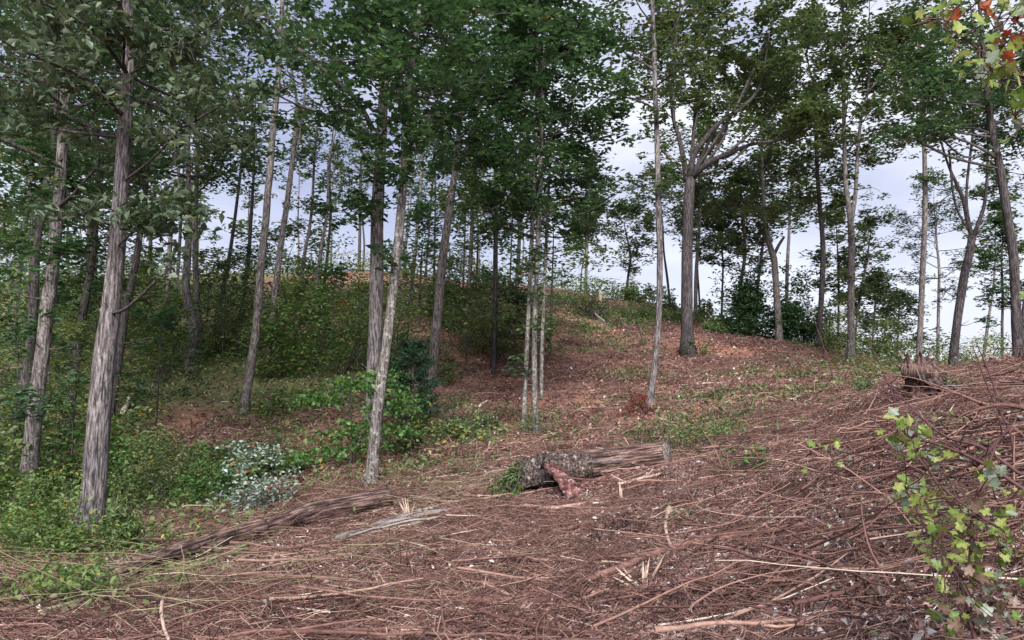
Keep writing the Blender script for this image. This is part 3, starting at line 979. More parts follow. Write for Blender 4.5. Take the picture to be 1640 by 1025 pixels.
# --- the spreading oak
tree('spreading_oak', 'large oak with thick straight trunk and wide spreading limbs on the brow', 'tree',
     [(1101, 543, 26), (1100, 500, 23), (1100, 440, 22), (1101, 380, 21), (1103, 320, 21), (1106, 285, 21)], 30,
     'bark_dark', 'leaf_olive', H=1, crown=None, toptrunk=False, leaf=0.17, nleaf=22, clr=0.5, CR=2.4, seed=22, flare=1.5, elev=(0.1, .9), sides=14,
     forks=[dict(path=[(1107, 288, 15), (1120, 272, 12), (1138, 258, 11), (1168, 246, 9), (1200, 232, 7), (1255, 222, 5), (1308, 200, 3)], dy=-2, ext=.5, CR=1.5, nl=7, crown=(0.45, 1.0)),
            dict(path=[(1104, 288, 14), (1110, 250, 12), (1125, 228, 11), (1148, 200, 9), (1188, 172, 8), (1214, 145, 6), (1225, 100, 4)], dy=-1, ext=2.0, CR=2.0, nl=11, crown=(0.45, 1.0)),
            dict(path=[(1100, 290, 13), (1094, 250, 11), (1086, 215, 9), (1078, 190, 7), (1072, 130, 5)], dy=0.5, ext=2.5, CR=2.2, nl=12, crown=(0.35, 1.0)),
            dict(path=[(1108, 282, 8), (1124, 250, 7), (1142, 215, 6), (1165, 180, 5), (1190, 150, 4), (1215, 130, 3)], dy=1.5, ext=1.0, CR=1.8, nl=7, crown=(0.5, 1.0)),
            dict(path=[(1106, 280, 8), (1112, 200, 7), (1120, 140, 6), (1135, 90, 5), (1142, 30, 4)], dy=1.0, ext=2, CR=2.0, nl=12, crown=(0.3, 1.0)),
            dict(path=[(1080, 205, 6), (1078, 120, 6), (1084, 50, 5), (1090, 0, 4)], dy=0, ext=2, CR=2.2, nl=10, crown=(0.25, 1.0))],
     blobs=[(1060, 240, 90, 70, -.5, 260), (1120, 165, 110, 60, -.6, 420), (1210, 120, 130, 70, 0, 480), (1270, 130, 100, 70, 0, 380), (1035, 285, 70, 30, 0, 110), (1160, 90, 90, 80, .4, 200), (1010, 290, 50, 18, -.2, 60), (1085, 360, 60, 50, 1.5, 110), (1230, 60, 120, 70, 0, 360), (1240, 190, 80, 30, 0, 130)])
# --- right hand trees
tree('bent_tree', 'grey bent trunk with a short broken stub, between the two dark round shrubs', 'tree',
     [(1249, 566, 14), (1247, 520, 14), (1243, 460, 13), (1240, 415, 13), (1232, 390, 12), (1226, 350, 9), (1222, 290, 7), (1220, 220, 5)], 36,
     'bark_mid', 'leaf_olive', H=13, crown=(0.45, 1.0), CR=3.6, nl=22, leaf=0.2, nleaf=24, clr=0.6, seed=23, elev=(-.1, .8),
     limbs=[dict(path=[(1241, 405, 7), (1247, 393, 6), (1256, 379, 5)], dy=0), dict(path=[(1232, 388, 7), (1215, 386, 5), (1202, 394, 4), (1190, 392, 2)], dy=0)],
     blobs=[(1160, 330, 120, 60, 0, 420), (1150, 390, 90, 50, 0, 220), (1260, 330, 120, 50, 0, 260), (1200, 270, 160, 60, 1, 480), (1290, 270, 80, 60, 0, 200), (1180, 410, 50, 30, 0, 90)])
tree('pale_pole_tree', 'thin straight pale trunk right of the bent one, behind the shrubs', 'tree',
     [(1260, 490, 7), (1261, 430, 7), (1264, 370, 6), (1266, 310, 5)], 48, 'bark_grey', 'leaf_olive', H=15, crown=(0.55, 1.0), CR=3.0, nl=14, leaf=0.24, nleaf=18, clr=0.7, seed=24)
tree('dark_pole_tree', 'straight dark trunk rising out of the right round shrub', 'tree',
     [(1311, 585, 12), (1313, 520, 11), (1317, 450, 11), (1318, 390, 10), (1313, 330, 9), (1309, 270, 8), (1306, 200, 7)], 35,
     'bark_dark', 'leaf_olive', H=16, crown=(0.5, 1.0), CR=2.6, nl=24, leaf=0.18, nleaf=22, clr=0.5, seed=25, blobs=[(1290, 330, 60, 40, 0, 70), (1345, 420, 50, 90, 0, 160), (1345, 500, 40, 70, 1, 120)])
tree('twin_stem_tree', 'tall grey trunk splitting into two upright stems at the right end of the clearing', 'tree',
     [(1363, 606, 15), (1363, 540, 14), (1363, 470, 13), (1364, 400, 13), (1362, 350, 12), (1355, 300, 9), (1352, 220, 8), (1351, 120, 7), (1350, 20, 5)], 31,
     'bark_mid', 'leaf_olive', H=18, crown=(0.45, 1.0), CR=2.0, nl=26, leaf=0.16, nleaf=20, clr=0.42, seed=26, epi=6, dens=.85,
     forks=[dict(path=[(1363, 355, 9), (1370, 310, 8), (1374, 240, 7), (1380, 185, 6), (1390, 145, 6), (1392, 80, 4)], dy=0.3, ext=3, CR=2.1, nl=18, crown=(0.2, 1.0)),
            dict(path=[(1390, 148, 5), (1405, 130, 4), (1425, 110, 3)], dy=-.3, ext=1.5, CR=1.8, nl=7, crown=(.3, 1.))],
     blobs=[(1395, 300, 50, 60, 0, 90), (1390, 390, 40, 70, 0, 70), (1340, 370, 50, 60, 0, 110), (1430, 60, 130, 110, 0, 480), (1300, 60, 110, 90, 0, 340), (1310, 170, 90, 80, 0, 300), (1410, 180, 90, 60, 0, 220)])
tree('leaning_sapling', 'thin dark sapling leaning right, just right of the twin-stemmed trunk', 'tree',
     [(1371, 525, 5), (1378, 470, 5), (1388, 420, 4), (1392, 390, 3)], 38, 'bark_dark', 'leaf_olive', H=7.5, crown=(0.35, 1.0), CR=1.3, nl=14, leaf=0.17, nleaf=14, clr=0.4, seed=27)
tree('straight_tree', 'clean straight trunk standing left of the broken stump, crown starting high', 'tree',
     [(1471, 585, 12), (1474, 520, 11), (1477, 450, 11), (1480, 380, 10), (1482, 310, 10), (1480, 230, 8), (1478, 150, 7)], 31,
     'bark_mid', 'leaf_olive', H=15, crown=(0.6, 1.0), CR=2.4, nl=22, leaf=0.16, nleaf=22, clr=0.46, seed=28, limbs=[dict(path=[(1482, 345, 4), (1500, 328, 3), (1520, 312, 2)], dy=0)],
     blobs=[(1482, 290, 50, 30, 0, 160), (1440, 220, 90, 50, 0, 200)])
tree('far_pine', 'thin pale far pine with flat airy tiers right of the clean straight trunk', 'tree',
     [(1502, 562, 6), (1503, 500, 6), (1504, 430, 5), (1500, 390, 4), (1498, 350, 3)], 44, 'bark_grey', 'needle', H=11.5, crown=(0.38, 1.0), CR=2.7, nl=22, leaf=0.16, nleaf=22, clr=0.42, seed=29, wid=.3, elev=(-.05, .5), subs=6)
tree('leaning_fork_tree', 'leaning trunk with a clear V fork, directly above the broken stump', 'tree',
     [(1526, 590, 17), (1530, 540, 16), (1537, 490, 16), (1546, 440, 16), (1555, 400, 15), (1558, 378, 15)], 24,
     'bark_dark', 'leaf_olive', H=1, crown=None, toptrunk=False, leaf=0.14, nleaf=18, clr=0.42, CR=1.9, seed=31,
     forks=[dict(path=[(1557, 382, 9), (1549, 350, 9), (1543, 320, 8), (1530, 290, 7), (1518, 262, 5)], dy=0.2, ext=3.5, CR=1.8, nl=14, crown=(0.55, 1.0)),
            dict(path=[(1558, 382, 9), (1566, 360, 8), (1575, 335, 7), (1580, 300, 6), (1582, 250, 5)], dy=-0.2, ext=3.5, CR=1.8, nl=12, crown=(0.5, 1.0))],
     blobs=[(1560, 200, 110, 60, 0, 200), (1520, 240, 60, 40, 0, 110)])
tree('bent_right_tree', 'dark trunk curving up leftwards at the right edge of the picture', 'tree',
     [(1634, 600, 20), (1629, 540, 19), (1625, 470, 19), (1621, 400, 18), (1612, 330, 17), (1602, 270, 16), (1591, 220, 14), (1585, 180, 13), (1577, 120, 11), (1572, 60, 9)], 19,
     'bark_dark', 'leaf_dark', H=13, crown=(0.42, 1.0), CR=2.6, nl=26, leaf=0.125, nleaf=22, clr=0.38, seed=32,
     forks=[dict(path=[(1634, 560, 13), (1642, 490, 11), (1648, 400, 10), (1655, 300, 8)], dy=0.5, ext=4, CR=1.8, nl=12, crown=(.5, 1.))],
     limbs=[dict(path=[(1598, 255, 7), (1575, 240, 6), (1545, 226, 5), (1515, 218, 4), (1475, 222, 3), (1445, 230, 2)], dy=-.8), dict(path=[(1588, 215, 6), (1560, 205, 5), (1530, 204, 4), (1495, 190, 2)], dy=.6)],
     blobs=[(1500, 215, 150, 50, -.5, 380), (1540, 150, 130, 80, 0, 300), (1450, 215, 90, 50, -.5, 220), (1600, 130, 70, 90, 0, 160), (1520, 80, 150, 90, 0, 420), (1460, 130, 110, 80, 0, 300)])
tree('dark_sapling', 'narrow dark leafy young tree at the crest near the right edge', 'tree',
     [(1605, 575, 6), (1605, 520, 5), (1606, 470, 5), (1604, 420, 4)], 30, 'bark_dark', 'leaf_dark', H=6.3, crown=(0.25, 1.0), CR=1.0, nl=24, leaf=0.13, nleaf=16, clr=0.3, seed=33)
tree('pale_leaning_tree', 'pale thin leaning trunk between the V-forked tree and the right edge', 'tree',
     [(1576, 568, 6), (1580, 535, 6), (1585, 500, 5), (1592, 450, 4)], 34, 'bark_grey', 'leaf_olive', H=9, crown=(0.4, 1.0), CR=1.8, nl=14, leaf=0.17, nleaf=14, clr=0.42, seed=34)
# --- trees on the ridge against the sky
for i, (pth, D_, H_, cr0, CR_, lf, lb) in enumerate([
        ([(938, 462, 6), (940, 400, 6), (943, 330, 5), (944, 290, 3)], 54, 9.6, 0.38, 1.7, 'leaf_grey', 'tall slim ridge tree left of the wooden stake, alone against the sky'),
        ([(1004, 462, 6), (1007, 435, 5), (1010, 410, 5), (1002, 370, 3)], 53, 6.6, 0.30, 2.4, 'leaf_grey', 'broad low ridge tree with an airy round crown right of the wooden stake'),
        ([(930, 458, 3), (932, 430, 3), (938, 400, 3)], 55, 7.0, 0.5, 1.2, 'leaf_grey', 'very thin stem at the foot of the slim ridge tree'),
        ([(1072, 475, 5), (1068, 440, 5), (1063, 400, 4)], 50, 9, 0.5, 2.4, 'leaf_olive', 'thin leaning ridge tree between the slim pale trunk and the oak'),
        ([(1114, 492, 8), (1115, 440, 8), (1119, 380, 7), (1122, 320, 5)], 42, 12, 0.45, 2.6, 'leaf_olive', 'pale trunk close behind the right side of the oak'),
        ([(1121, 497, 4), (1119, 460, 4), (1117, 430, 4)], 46, 8, 0.45, 1.5, 'leaf_olive', 'thin dark stem right behind the oak trunk'),
        ([(1156, 505, 5), (1157, 460, 4), (1158, 420, 4)], 47, 8, 0.5, 2.2, 'leaf_olive', 'thin stem midway between the oak and the dark upright shrub'),
        ([(1184, 495, 9), (1187, 450, 8), (1193, 410, 7), (1192, 360, 5)], 44, 9, 0.38, 2.6, 'leaf_dark', 'stem with a low dark crown rising from the upright shrub'),
        ([(1211, 485, 7), (1217, 430, 6), (1223, 380, 5)], 44, 11, 0.5, 2.4, 'leaf_olive', 'pale leaning stem just left of the bent trunk'),
        ([(1437, 570, 4), (1438, 530, 4), (1440, 495, 3)], 48, 4.6, 0.28, 2.0, 'leaf_grey', 'small round airy tree against the pale sky left of the straight trunk'),
        ([(1398, 560, 4), (1399, 520, 4), (1402, 480, 3)], 44, 5.4, 0.3, 1.4, 'leaf_grey', 'small airy tree just right of the twin-stemmed trunk'),
        ([(1342, 560, 4), (1343, 500, 4), (1343, 440, 4)], 42, 9, 0.3, 1.4, 'leaf_olive', 'thin leafy stem left of the twin-stemmed trunk'),
]):
    tree('ridge_tree', lb, 'tree', pth, D_, ['bark_mid', 'bark_dark', 'bark_mid', 'bark_dark', 'bark_grey', 'bark_dark', 'bark_mid', 'bark_mid', 'bark_grey', 'bark_mid', 'bark_mid', 'bark_dark'][i], lf,
         H=H_, crown=(cr0, 1.0), CR=CR_, nl=20, leaf=0.2, nleaf=20, clr=0.5, seed=50 + i, dens=0.85)
# --- deeper forest behind
rf = np.random.default_rng(99)
FB = [(-60, 24), (20, 30), (60, 38), (135, 29), (240, 36), (575, 60), (680, 50), (745, 31), (790, 27), (825, 40), (-20, 46), (110, 50)]
for i, (px, D_) in enumerate(FB):
    b = on(px, D_)
    x0 = px
    lean = rf.uniform(-4, 14)
    zz = b[2]
    pyb = 512.5 - F * math.tan(math.atan2(zz - 1.6, D_) - PITCH)
    wpx = rf.uniform(0.22, 0.36) * F / D_
    H_ = rf.uniform(14, 19) if D_ < 45 else rf.uniform(10, 14)
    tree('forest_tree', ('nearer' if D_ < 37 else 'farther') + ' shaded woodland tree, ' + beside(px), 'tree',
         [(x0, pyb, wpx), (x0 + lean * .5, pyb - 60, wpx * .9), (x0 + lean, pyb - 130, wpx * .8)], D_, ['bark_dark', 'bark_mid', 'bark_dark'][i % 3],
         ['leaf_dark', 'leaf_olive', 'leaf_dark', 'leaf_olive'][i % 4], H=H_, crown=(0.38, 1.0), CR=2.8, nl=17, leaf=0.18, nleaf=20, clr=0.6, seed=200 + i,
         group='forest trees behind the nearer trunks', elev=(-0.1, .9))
rf = np.random.default_rng(5)
for i in range(0, 26, 2):
    px = [-40, 5, 40, 85, 130, 170, 215, 260, 310, 350, 395, 430, 470, 500, 535, 560, 590, 625, 650, 680, 715, 735, 765, 800, 835, 880][i] + rf.uniform(-10, 10)
    D_ = rf.uniform(56, 66)
    b = on(px, D_)
    pyb = 512.5 - F * math.tan(math.atan2(b[2] - 1.6, D_) - PITCH)
    tree('far_ridge_tree', 'thin far tree on the ridge crest, ' + beside(px), 'tree',
         [(px, pyb, rf.uniform(3, 6)), (px + rf.uniform(-2, 4), pyb - 40, 4), (px + rf.uniform(-3, 6), pyb - 80, 3)], D_, ['bark_mid', 'bark_grey'][i % 2], 'leaf_olive',
         H=rf.uniform(9, 14), crown=(0.35, 1.0), CR=1.6, nl=12, leaf=0.24, nleaf=12, clr=0.5, seed=300 + i, group='slender trees along the ridge crest', dens=.8)


US = [(-10, 26, 430), (45, 22, 300), (85, 31, 330), (150, 27, 380), (270, 34, 350), (60, 44, 360), (-20, 40, 370), (455, 36, 430),
      (670, 34, 400), (740, 38, 330), (790, 25, 330), (760, 31, 360), (815, 44, 350), (880, 30, 400)]
for i, (px, D_, py_) in enumerate(US):
    b = on(px, D_)
    pyb = 512.5 - F * math.tan(math.atan2(b[2] - 1.6, D_) - PITCH)
    H_ = max(2.5, P(px, py_, D_)[2] - b[2] + 1.5)
    tree('understory_tree', ('nearer' if D_ < 33 else 'farther') + ' small understory tree, ' + beside(px), 'tree',
         [(px, pyb, 8 * 25 / D_), (px + 3, (pyb + py_) / 2, 6 * 25 / D_), (px + 6, py_, 3.5 * 25 / D_)], D_, 'bark_dark', ['leaf_olive', 'leaf_brush', 'leaf_dark'][i % 3],
         H=H_, crown=(0.12, 1.0), CR=2.2 if D_ < 35 else 2.8, nl=9, leaf=0.09 + D_ * .0024, nleaf=22, clr=0.5 + D_ * .005, seed=500 + i, group='small trees of the understory', elev=(-.1, .7))


# ------------------------------------------------------------------ shrubs
def shrub(name, label, px, D, wpx, hpx, mat, leaf=0.09, n=1500, seed=1, group=None, shape='round', wid=0.5, up=0.6, stems=7, cat='shrub', clr=None, stemm='bark_branch', base=None):
    rng = np.random.default_rng(seed)
    b = on(px, D) if base is None else base
    w_, h_ = wpx / F * D / 2, hpx / F * D
    root = thing(name, b, label, cat, group)
    gb, gl = Geo(), Geo()
    clr = clr or max(0.1, w_ * 0.3)
    nper = 18 if n > 400 else 8
    tone_ = rng.random()
    k = max(4, n // nper)
    tips = []
    lobes = [(rng.normal() * w_ * .45, rng.normal() * w_ * .4, rng.uniform(.45, 1.25), rng.uniform(.35, .6)) for _ in range(6)]
    for s in range(k):
        a = rng.random() * 6.28
        u = rng.random()
        if shape == 'cone':
            rr = w_ * (1 - u) ** 0.6 * rng.uniform(.3, 1.25) * (.7 + .5 * math.sin(a * 2 + u * 7))
            z = h_ * (0.06 + 0.92 * u)
        else:
            lx, ly, lh, lw = lobes[int(rng.integers(6))]
            rr = w_ * lw * 1.15 * math.sqrt(max(0.02, 1 - (u * 1.6 - 0.6) ** 2)) * rng.uniform(0.2, 1.15)
            z = h_ * lh * (0.06 + 0.95 * u)
        q = b + np.array([math.cos(a) * rr, math.sin(a) * rr, z])
        if shape != 'cone':
            q[:2] += (lx, ly)
        q[2] += float(G(q[0], q[1]) - b[2]) * (1 - u)
        tips.append(q)
        clump(gl, q, clr * rng.uniform(.6, 1.3), nper, leaf, up, rng, wid, squash=.7, tone=.5 * tone_ + .5 * rng.random())
    for s in range(min(stems, k)):
        q = tips[int(rng.integers(k))]
        m = b * 0.5 + q * 0.5 + rng.normal(size=3) * w_ * .08
        m[2] = b[2] + (q[2] - b[2]) * .55
        ss = spline(np.array([b - [0, 0, .05], m, q]), 0.2)
        tube(gb, ss, np.linspace(0.006 + h_ * .008, 0.003, len(ss)), 4, cap=False)
    gb.build('stems', M[stemm], root, smooth=True)
    gl.build('foliage', M[mat], root)
    return root


shrub('conical_shrub', 'dark upright shrub on the skyline between the oak and the bent trunk', 1192, 38, 105, 105, 'leaf_dark', 0.2, 6200, 1)
shrub('round_shrub', 'wide dark round shrub behind the bent trunk', 1283, 37, 130, 110, 'leaf_dark', 0.2, 6800, 2)
shrub('low_shrub', 'low green hedge-like bush left of the straight trunk', 1422, 36, 120, 50, 'leaf_brush', 0.16, 3800, 3)
shrub('low_shrub', 'olive bush at the foot of the V-forked tree', 1550, 27, 120, 62, 'leaf_brush', 0.1, 2400, 4)
shrub('low_shrub', 'olive bush at the foot of the twin-stemmed trunk', 1380, 36, 80, 60, 'leaf_brush', 0.12, 1600, 5)
shrub('low_shrub', 'dark bush under the narrow leafy young tree near the right edge', 1608, 29, 70, 50, 'leaf_dark', 0.1, 1200, 6)
shrub('low_shrub', 'small round dark bush left of the oak on the grassy brow', 1074, 46, 44, 36, 'leaf_dark', 0.15, 700, 7)
shrub('leafy_tuft', 'leafy tuft sprouting at the foot of the oak', 1118, 30, 46, 34, 'leaf_brush', 0.1, 420, 8)
shrub('low_shrub', 'olive thicket right of the upright shrub, on the clay edge', 1330, 35, 90, 62, 'leaf_brush', 0.12, 1700, 9)
shrub('silver_bush', 'bush of silvery white-green upturned leaves behind the long fallen log', 442, 11.3, 140, 92, 'leaf_silver', 0.07, 1500, 10, wid=.55)
shrub('green_bush', 'rounded mid-green bush between the stout shaggy trunk and the silvery bush', 285, 12.6, 170, 120, 'leaf_brush', 0.07, 4200, 11)
shrub('green_bush', 'darker green bush immediately left of the silvery bush', 345, 12.2, 100, 90, 'leaf_bright', 0.065, 1500, 12)
shrub('lush_bush', 'lush bright green tangle at the lower left edge', 30, 8.6, 200, 105, 'leaf_pale', 0.06, 3600, 13)
shrub('lush_bush', 'paler leafy tangle in front of the stout shaggy trunk, with whitish leaf backs', 130, 8.2, 170, 70, 'leaf_pale', 0.06, 2400, 14)
shrub('feathery_plant', 'light green feathery plume at the end of the long fallen log', 212, 8.3, 52, 62, 'grass', 0.10, 1100, 15, cat='plant', wid=.12, up=.1)
shrub('red_shrub', 'small dark red shrub at the foot of the slim pale trunk', 1020, 18.2, 64, 38, 'leaf_red', 0.06, 800, 16)
shrub('red_sapling', 'red-leaved sapling on the green bank below the terrace', 548, 31, 60, 95, 'leaf_red', 0.11, 420, 17, clr=.35)
shrub('yellow_shrub', 'yellowish shrub just right of the slender trunk on the clay bank', 437, 19.5, 110, 52, 'leaf_pale', 0.08, 1300, 18)
shrub('sprig', 'bright green sprig growing from the red litter right of the large log', 1190, 7.6, 80, 60, 'leaf_bright', 0.06, 260, 19, cat='plant', stems=6, clr=.09)
shrub('wilted_brush', 'low wilted olive brush heaped against the right end of the large log', 1120, 10.6, 170, 44, 'leaf_brush', 0.045, 2300, 20, cat='brush')
shrub('low_shrub', 'dark low tuft of greenery in the clearing left of the maple clump', 762, 18, 74, 34, 'leaf_dark', 0.07, 900, 21)
shrub('low_shrub', 'low greenery at the foot of the maple clump', 880, 17.3, 90, 34, 'leaf_brush', 0.06, 700, 22)
shrub('low_shrub', 'dense leafy shrub behind the maple clump, at the clearing edge', 800, 29, 130, 115, 'leaf_brush', 0.13, 3600, 23)
shrub('low_shrub', 'olive shrub on the bank between the forked tree and the maple clump', 745, 33, 130, 95, 'leaf_olive', 0.15, 2600, 24)
shrub('leafy_tuft', 'leafy tuft right of the forked tree base', 722, 23, 60, 40, 'leaf_brush', 0.09, 600, 25)
shrub('low_shrub', 'green shrub hugging the slim pale trunk halfway up the clearing', 1030, 33, 60, 50, 'leaf_brush', 0.1, 420, 26)
for i, (px, py, w_, h_, m_, n_, lb) in enumerate([
        (1015, 868, 130, 44, 'leaf_brown', 520, 'wilted dark heap of leaves in the middle foreground above the long reddish branch'),
        (1090, 850, 90, 36, 'leaf_wilt', 300, 'olive wilted weeds right of the wilted dark heap in the foreground'),
        (1270, 800, 90, 34, 'leaf_brown', 260, 'dark wilted clump under pale leaves right of the green sprig'),
        (812, 806, 46, 50, 'grass', 260, 'green grass tuft left of the thick broken log'),
        (640, 790, 150, 24, 'leaf_wilt', 800, 'wilted vines heaped over the upper end of the long fallen log'),
        (760, 762, 150, 26, 'leaf_wilt', 620, 'wilted pale brush between the mottled trunk and the thick broken log'),
        (330, 905, 120, 30, 'leaf_wilt', 420, 'wilted vines on the near side of the long fallen log'),
        (730, 700, 90, 40, 'leaf_brush', 500, 'low weeds in the clearing just right of the young pine'),
        (1420, 990, 80, 60, 'leaf_brown', 160, 'dark withered plant standing left of the leafy sapling'),
        (1380, 640, 90, 24, 'grass', 420, 'grass tufts left of the torn stump'),
        (1560, 625, 130, 30, 'leaf_wilt', 500, 'wilted brush on the right crest behind the torn stump')]):
    q = hit(px, py)
    shrub('wilted_brush' if 'wilt' in m_ or 'brown' in m_ else 'weed_clump', lb, px, q[1], w_, h_, M and m_, [.04, .045, .04, .12, .045, .045, .05, .06, .05, .12, .05][i], n_, 700 + i, cat='brush', base=q, wid=.1 if m_ == 'grass' else .5, up=.2 if m_ == 'grass' else .5, clr=.1)
for i, (px, py, w_, h_, m_, n_, lf, st, lb) in enumerate([
        (1600, 900, 260, 150, 'leaf_brush', 420, .035, 34, 'tangled low bramble with small green leaves behind the lobed-leaf sapling, right edge'),
        (1560, 780, 240, 90, 'leaf_brown', 380, .04, 34, 'tangle of dark withered leaves and stems above the bramble, right side'),
        (1500, 720, 200, 60, 'leaf_wilt', 360, .04, 26, 'greyish wilted leafy brush between the torn stump and the lobed-leaf sapling'),
        (45, 985, 260, 80, 'leaf_pale', 1300, .045, 16, 'leafy green weeds in the bottom left corner'),
        (190, 965, 170, 44, 'leaf_pale', 700, .045, 12, 'low leafy weeds right of the bottom left corner weeds')]):
    q = hit(px, py)
    shrub('bramble' if i < 3 else 'weed_clump', lb, px, q[1], w_, h_, m_, lf, n_, 760 + i, cat='brush' if i < 3 else 'weeds', base=q, up=.5, clr=.09, stems=st, stemm='stem_red' if i < 3 else 'bark_branch')
for i, (px, D_, w_, h_) in enumerate([(905, 44, 120, 14), (985, 42, 150, 16), (1060, 41, 110, 14), (1140, 39, 90, 16)]):
    shrub('grass_clump', 'grassy weeds on the green brow, ' + ['left of the stake', 'right below the stake', 'beside the slim pale trunk', 'just right of the oak'][i], px, D_, w_, h_, 'grass', .22, 1100, 780 + i, group='grassy weeds on the brow', cat='grass', wid=.2, up=.15, clr=.35)
# thickets on the shaded bank
rb = np.random.default_rng(41)
k = 0
for (px, D_, w_, h_) in [(x_, d_, a_ * 1.1, b_ * 1.3 if d_ < 35 else 26) for (x_, d_, a_, b_) in [(210, 21, 120, 90), (260, 24, 150, 100), (345, 27, 80, 44), (370, 27, 120, 95), (440, 24, 150, 90), (500, 25, 150, 80), (550, 24, 130, 80), (470, 28, 140, 90), (400, 31, 140, 90), (560, 29, 130, 90), (640, 27, 110, 110),
                         (520, 34, 140, 80), (340, 33, 160, 100), (250, 31, 160, 100), (170, 29, 160, 120), (80, 26, 180, 130), (0, 23, 160, 130), (30, 17, 150, 90), (110, 18, 110, 80), (60, 33, 180, 110), (620, 35, 130, 70), (690, 37, 120, 70),
                         (450, 38, 170, 70), (330, 41, 170, 60), (200, 40, 170, 70), (580, 42, 160, 50), (160, 15, 110, 70), (240, 16, 130, 60), (60, 13.5, 120, 90), (-10, 12, 130, 110), (700, 43, 160, 50), (800, 42, 160, 60), (880, 37, 100, 60),
                         (200, 13.5, 90, 60), (480, 20.5, 60, 26), (720, 16.5, 90, 24), (650, 15.5, 80, 40), (350, 14, 120, 40), (440, 14, 110, 34)]]:
    m = ['leaf_brush', 'leaf_pale', 'leaf_brush', 'leaf_olive', 'leaf_pale', 'leaf_bright', 'leaf_brush'][k % 7]
    shrub('undergrowth_bush', ('low ' if h_ < 65 else 'tall ') + 'leafy bush ' + ('down in the gully, ' if D_ < 18.5 else 'on the lower bank, ' if D_ < 26 else 'halfway up the bank, ' if D_ < 36 else 'high on the bank, ') + beside(px), px, D_, w_, h_, m, (0.085 + D_ * .0024) * (.8 + .5 * (k * 37 % 10) / 10), int(500 + w_ * h_ * .055), 400 + k, group='undergrowth bushes on the shaded bank')
    k += 1
for (px, D_, w_, h_) in [(560, 57, 120, 34), (480, 56, 120, 30), (640, 56, 120, 30), (720, 55, 120, 34), (400, 57, 120, 30), (940, 52, 90, 26), (985, 50, 90, 30), (1030, 50, 70, 30), (1050, 49, 60, 26), (880, 54, 90, 30), (1120, 45, 60, 26), (1150, 44, 60, 22), (300, 57, 130, 34), (200, 57, 130, 34), (100, 58, 140, 34), (0, 58, 140, 40), (800, 55, 120, 34)]:
    shrub('crest_bush', 'low yellowish bush on the hill crest, ' + beside(px), px, D_, w_, h_, 'leaf_brush' if k % 2 else 'leaf_pale', 0.2, 1000, 400 + k, group='low bushes along the crest')
    k += 1


for i, (px, D_, h_, m_) in enumerate([(20, 14, 260, 'leaf_dark'), (115, 16, 200, 'leaf_brush'), (250, 19, 170, 'leaf_dark'), (150, 22, 190, 'leaf_olive'), (355, 26, 150, 'leaf_olive'), (470, 25, 120, 'leaf_brush'), (530, 27, 120, 'leaf_dark'), (570, 23, 130, 'leaf_brush'),
                                     (330, 31, 120, 'leaf_brush'), (400, 33, 110, 'leaf_dark'), (650, 24, 150, 'leaf_brush'), (745, 27, 110, 'leaf_brush'), (820, 26, 110, 'leaf_dark'), (75, 20, 200, 'leaf_dark'), (210, 26, 150, 'leaf_brush')]):
    b = on(px, D_)
    pyb = 512.5 - F * math.tan(math.atan2(b[2] - 1.6, D_) - PITCH)
    tree('leafy_sapling', 'slim leafy sapling in the undergrowth, ' + beside(px), 'sapling', [(px, pyb, 70 / D_), (px + 4, pyb - h_ * .5, 50 / D_), (px + 9, pyb - h_, 26 / D_)], D_, 'bark_dark', m_, H=h_ / F * D_ + .3,
         crown=(.18, 1.), CR=.38 * h_ / F * D_ + .2, nl=13, leaf=.075 + D_ * .0018, nleaf=12, clr=.2 + D_ * .004, seed=800 + i, group='saplings in the undergrowth', subs=3, elev=(0, .7), flare=1.0)

# ------------------------------------------------------------------ maple sapling and young pine
def layered_sapling():
    rng = np.random.default_rng(77)
    b = on(563, 14.2)
    root = thing('maple_sapling', b, 'bright green young maple with layered leaves, left of the mottled trunk', 'sapling')
    top = P(560, 612, 14.2)
    gs, gl = Geo(), Geo()
    pts = spline(np.array([b, P(565, 720, 14.2), P(562, 660, 14.2), top]), .2)
    tube(gs, pts, np.linspace(.028, .008, len(pts)), 6)
    for (px, py, w_) in [(530, 640, 60), (600, 625, 50), (560, 615, 60), (500, 640, 40), (540, 700, 80), (520, 730, 60), (590, 715, 60), (560, 745, 80), (620, 655, 60), (640, 640, 40), (515, 765, 50), (575, 680, 50), (480, 735, 40), (610, 600, 40), (640, 690, 40)]:
        for r_ in range(2):
            c = P(px, py + rng.uniform(-6, 6), 14.2 + rng.uniform(-.5, .5))
            i = int(np.argmin(np.abs(pts[:, 2] - c[2] + .12)))
            tube(gs, np.array([pts[i], (pts[i] + c) / 2 + [0, 0, .05], c]), [.01, .007, .003], 3, cap=False)
            q = c + rng.normal(size=(110, 3)) * np.array([w_ / F * 14 * .42, .3, .07])
            leaves(gl, q, .095, .5, None, .7, rng=rng)
    gs.build('stem', M['bark_dark'], root, smooth=True)
    gl.build('foliage', M['leaf_bright'], root)


layered_sapling()


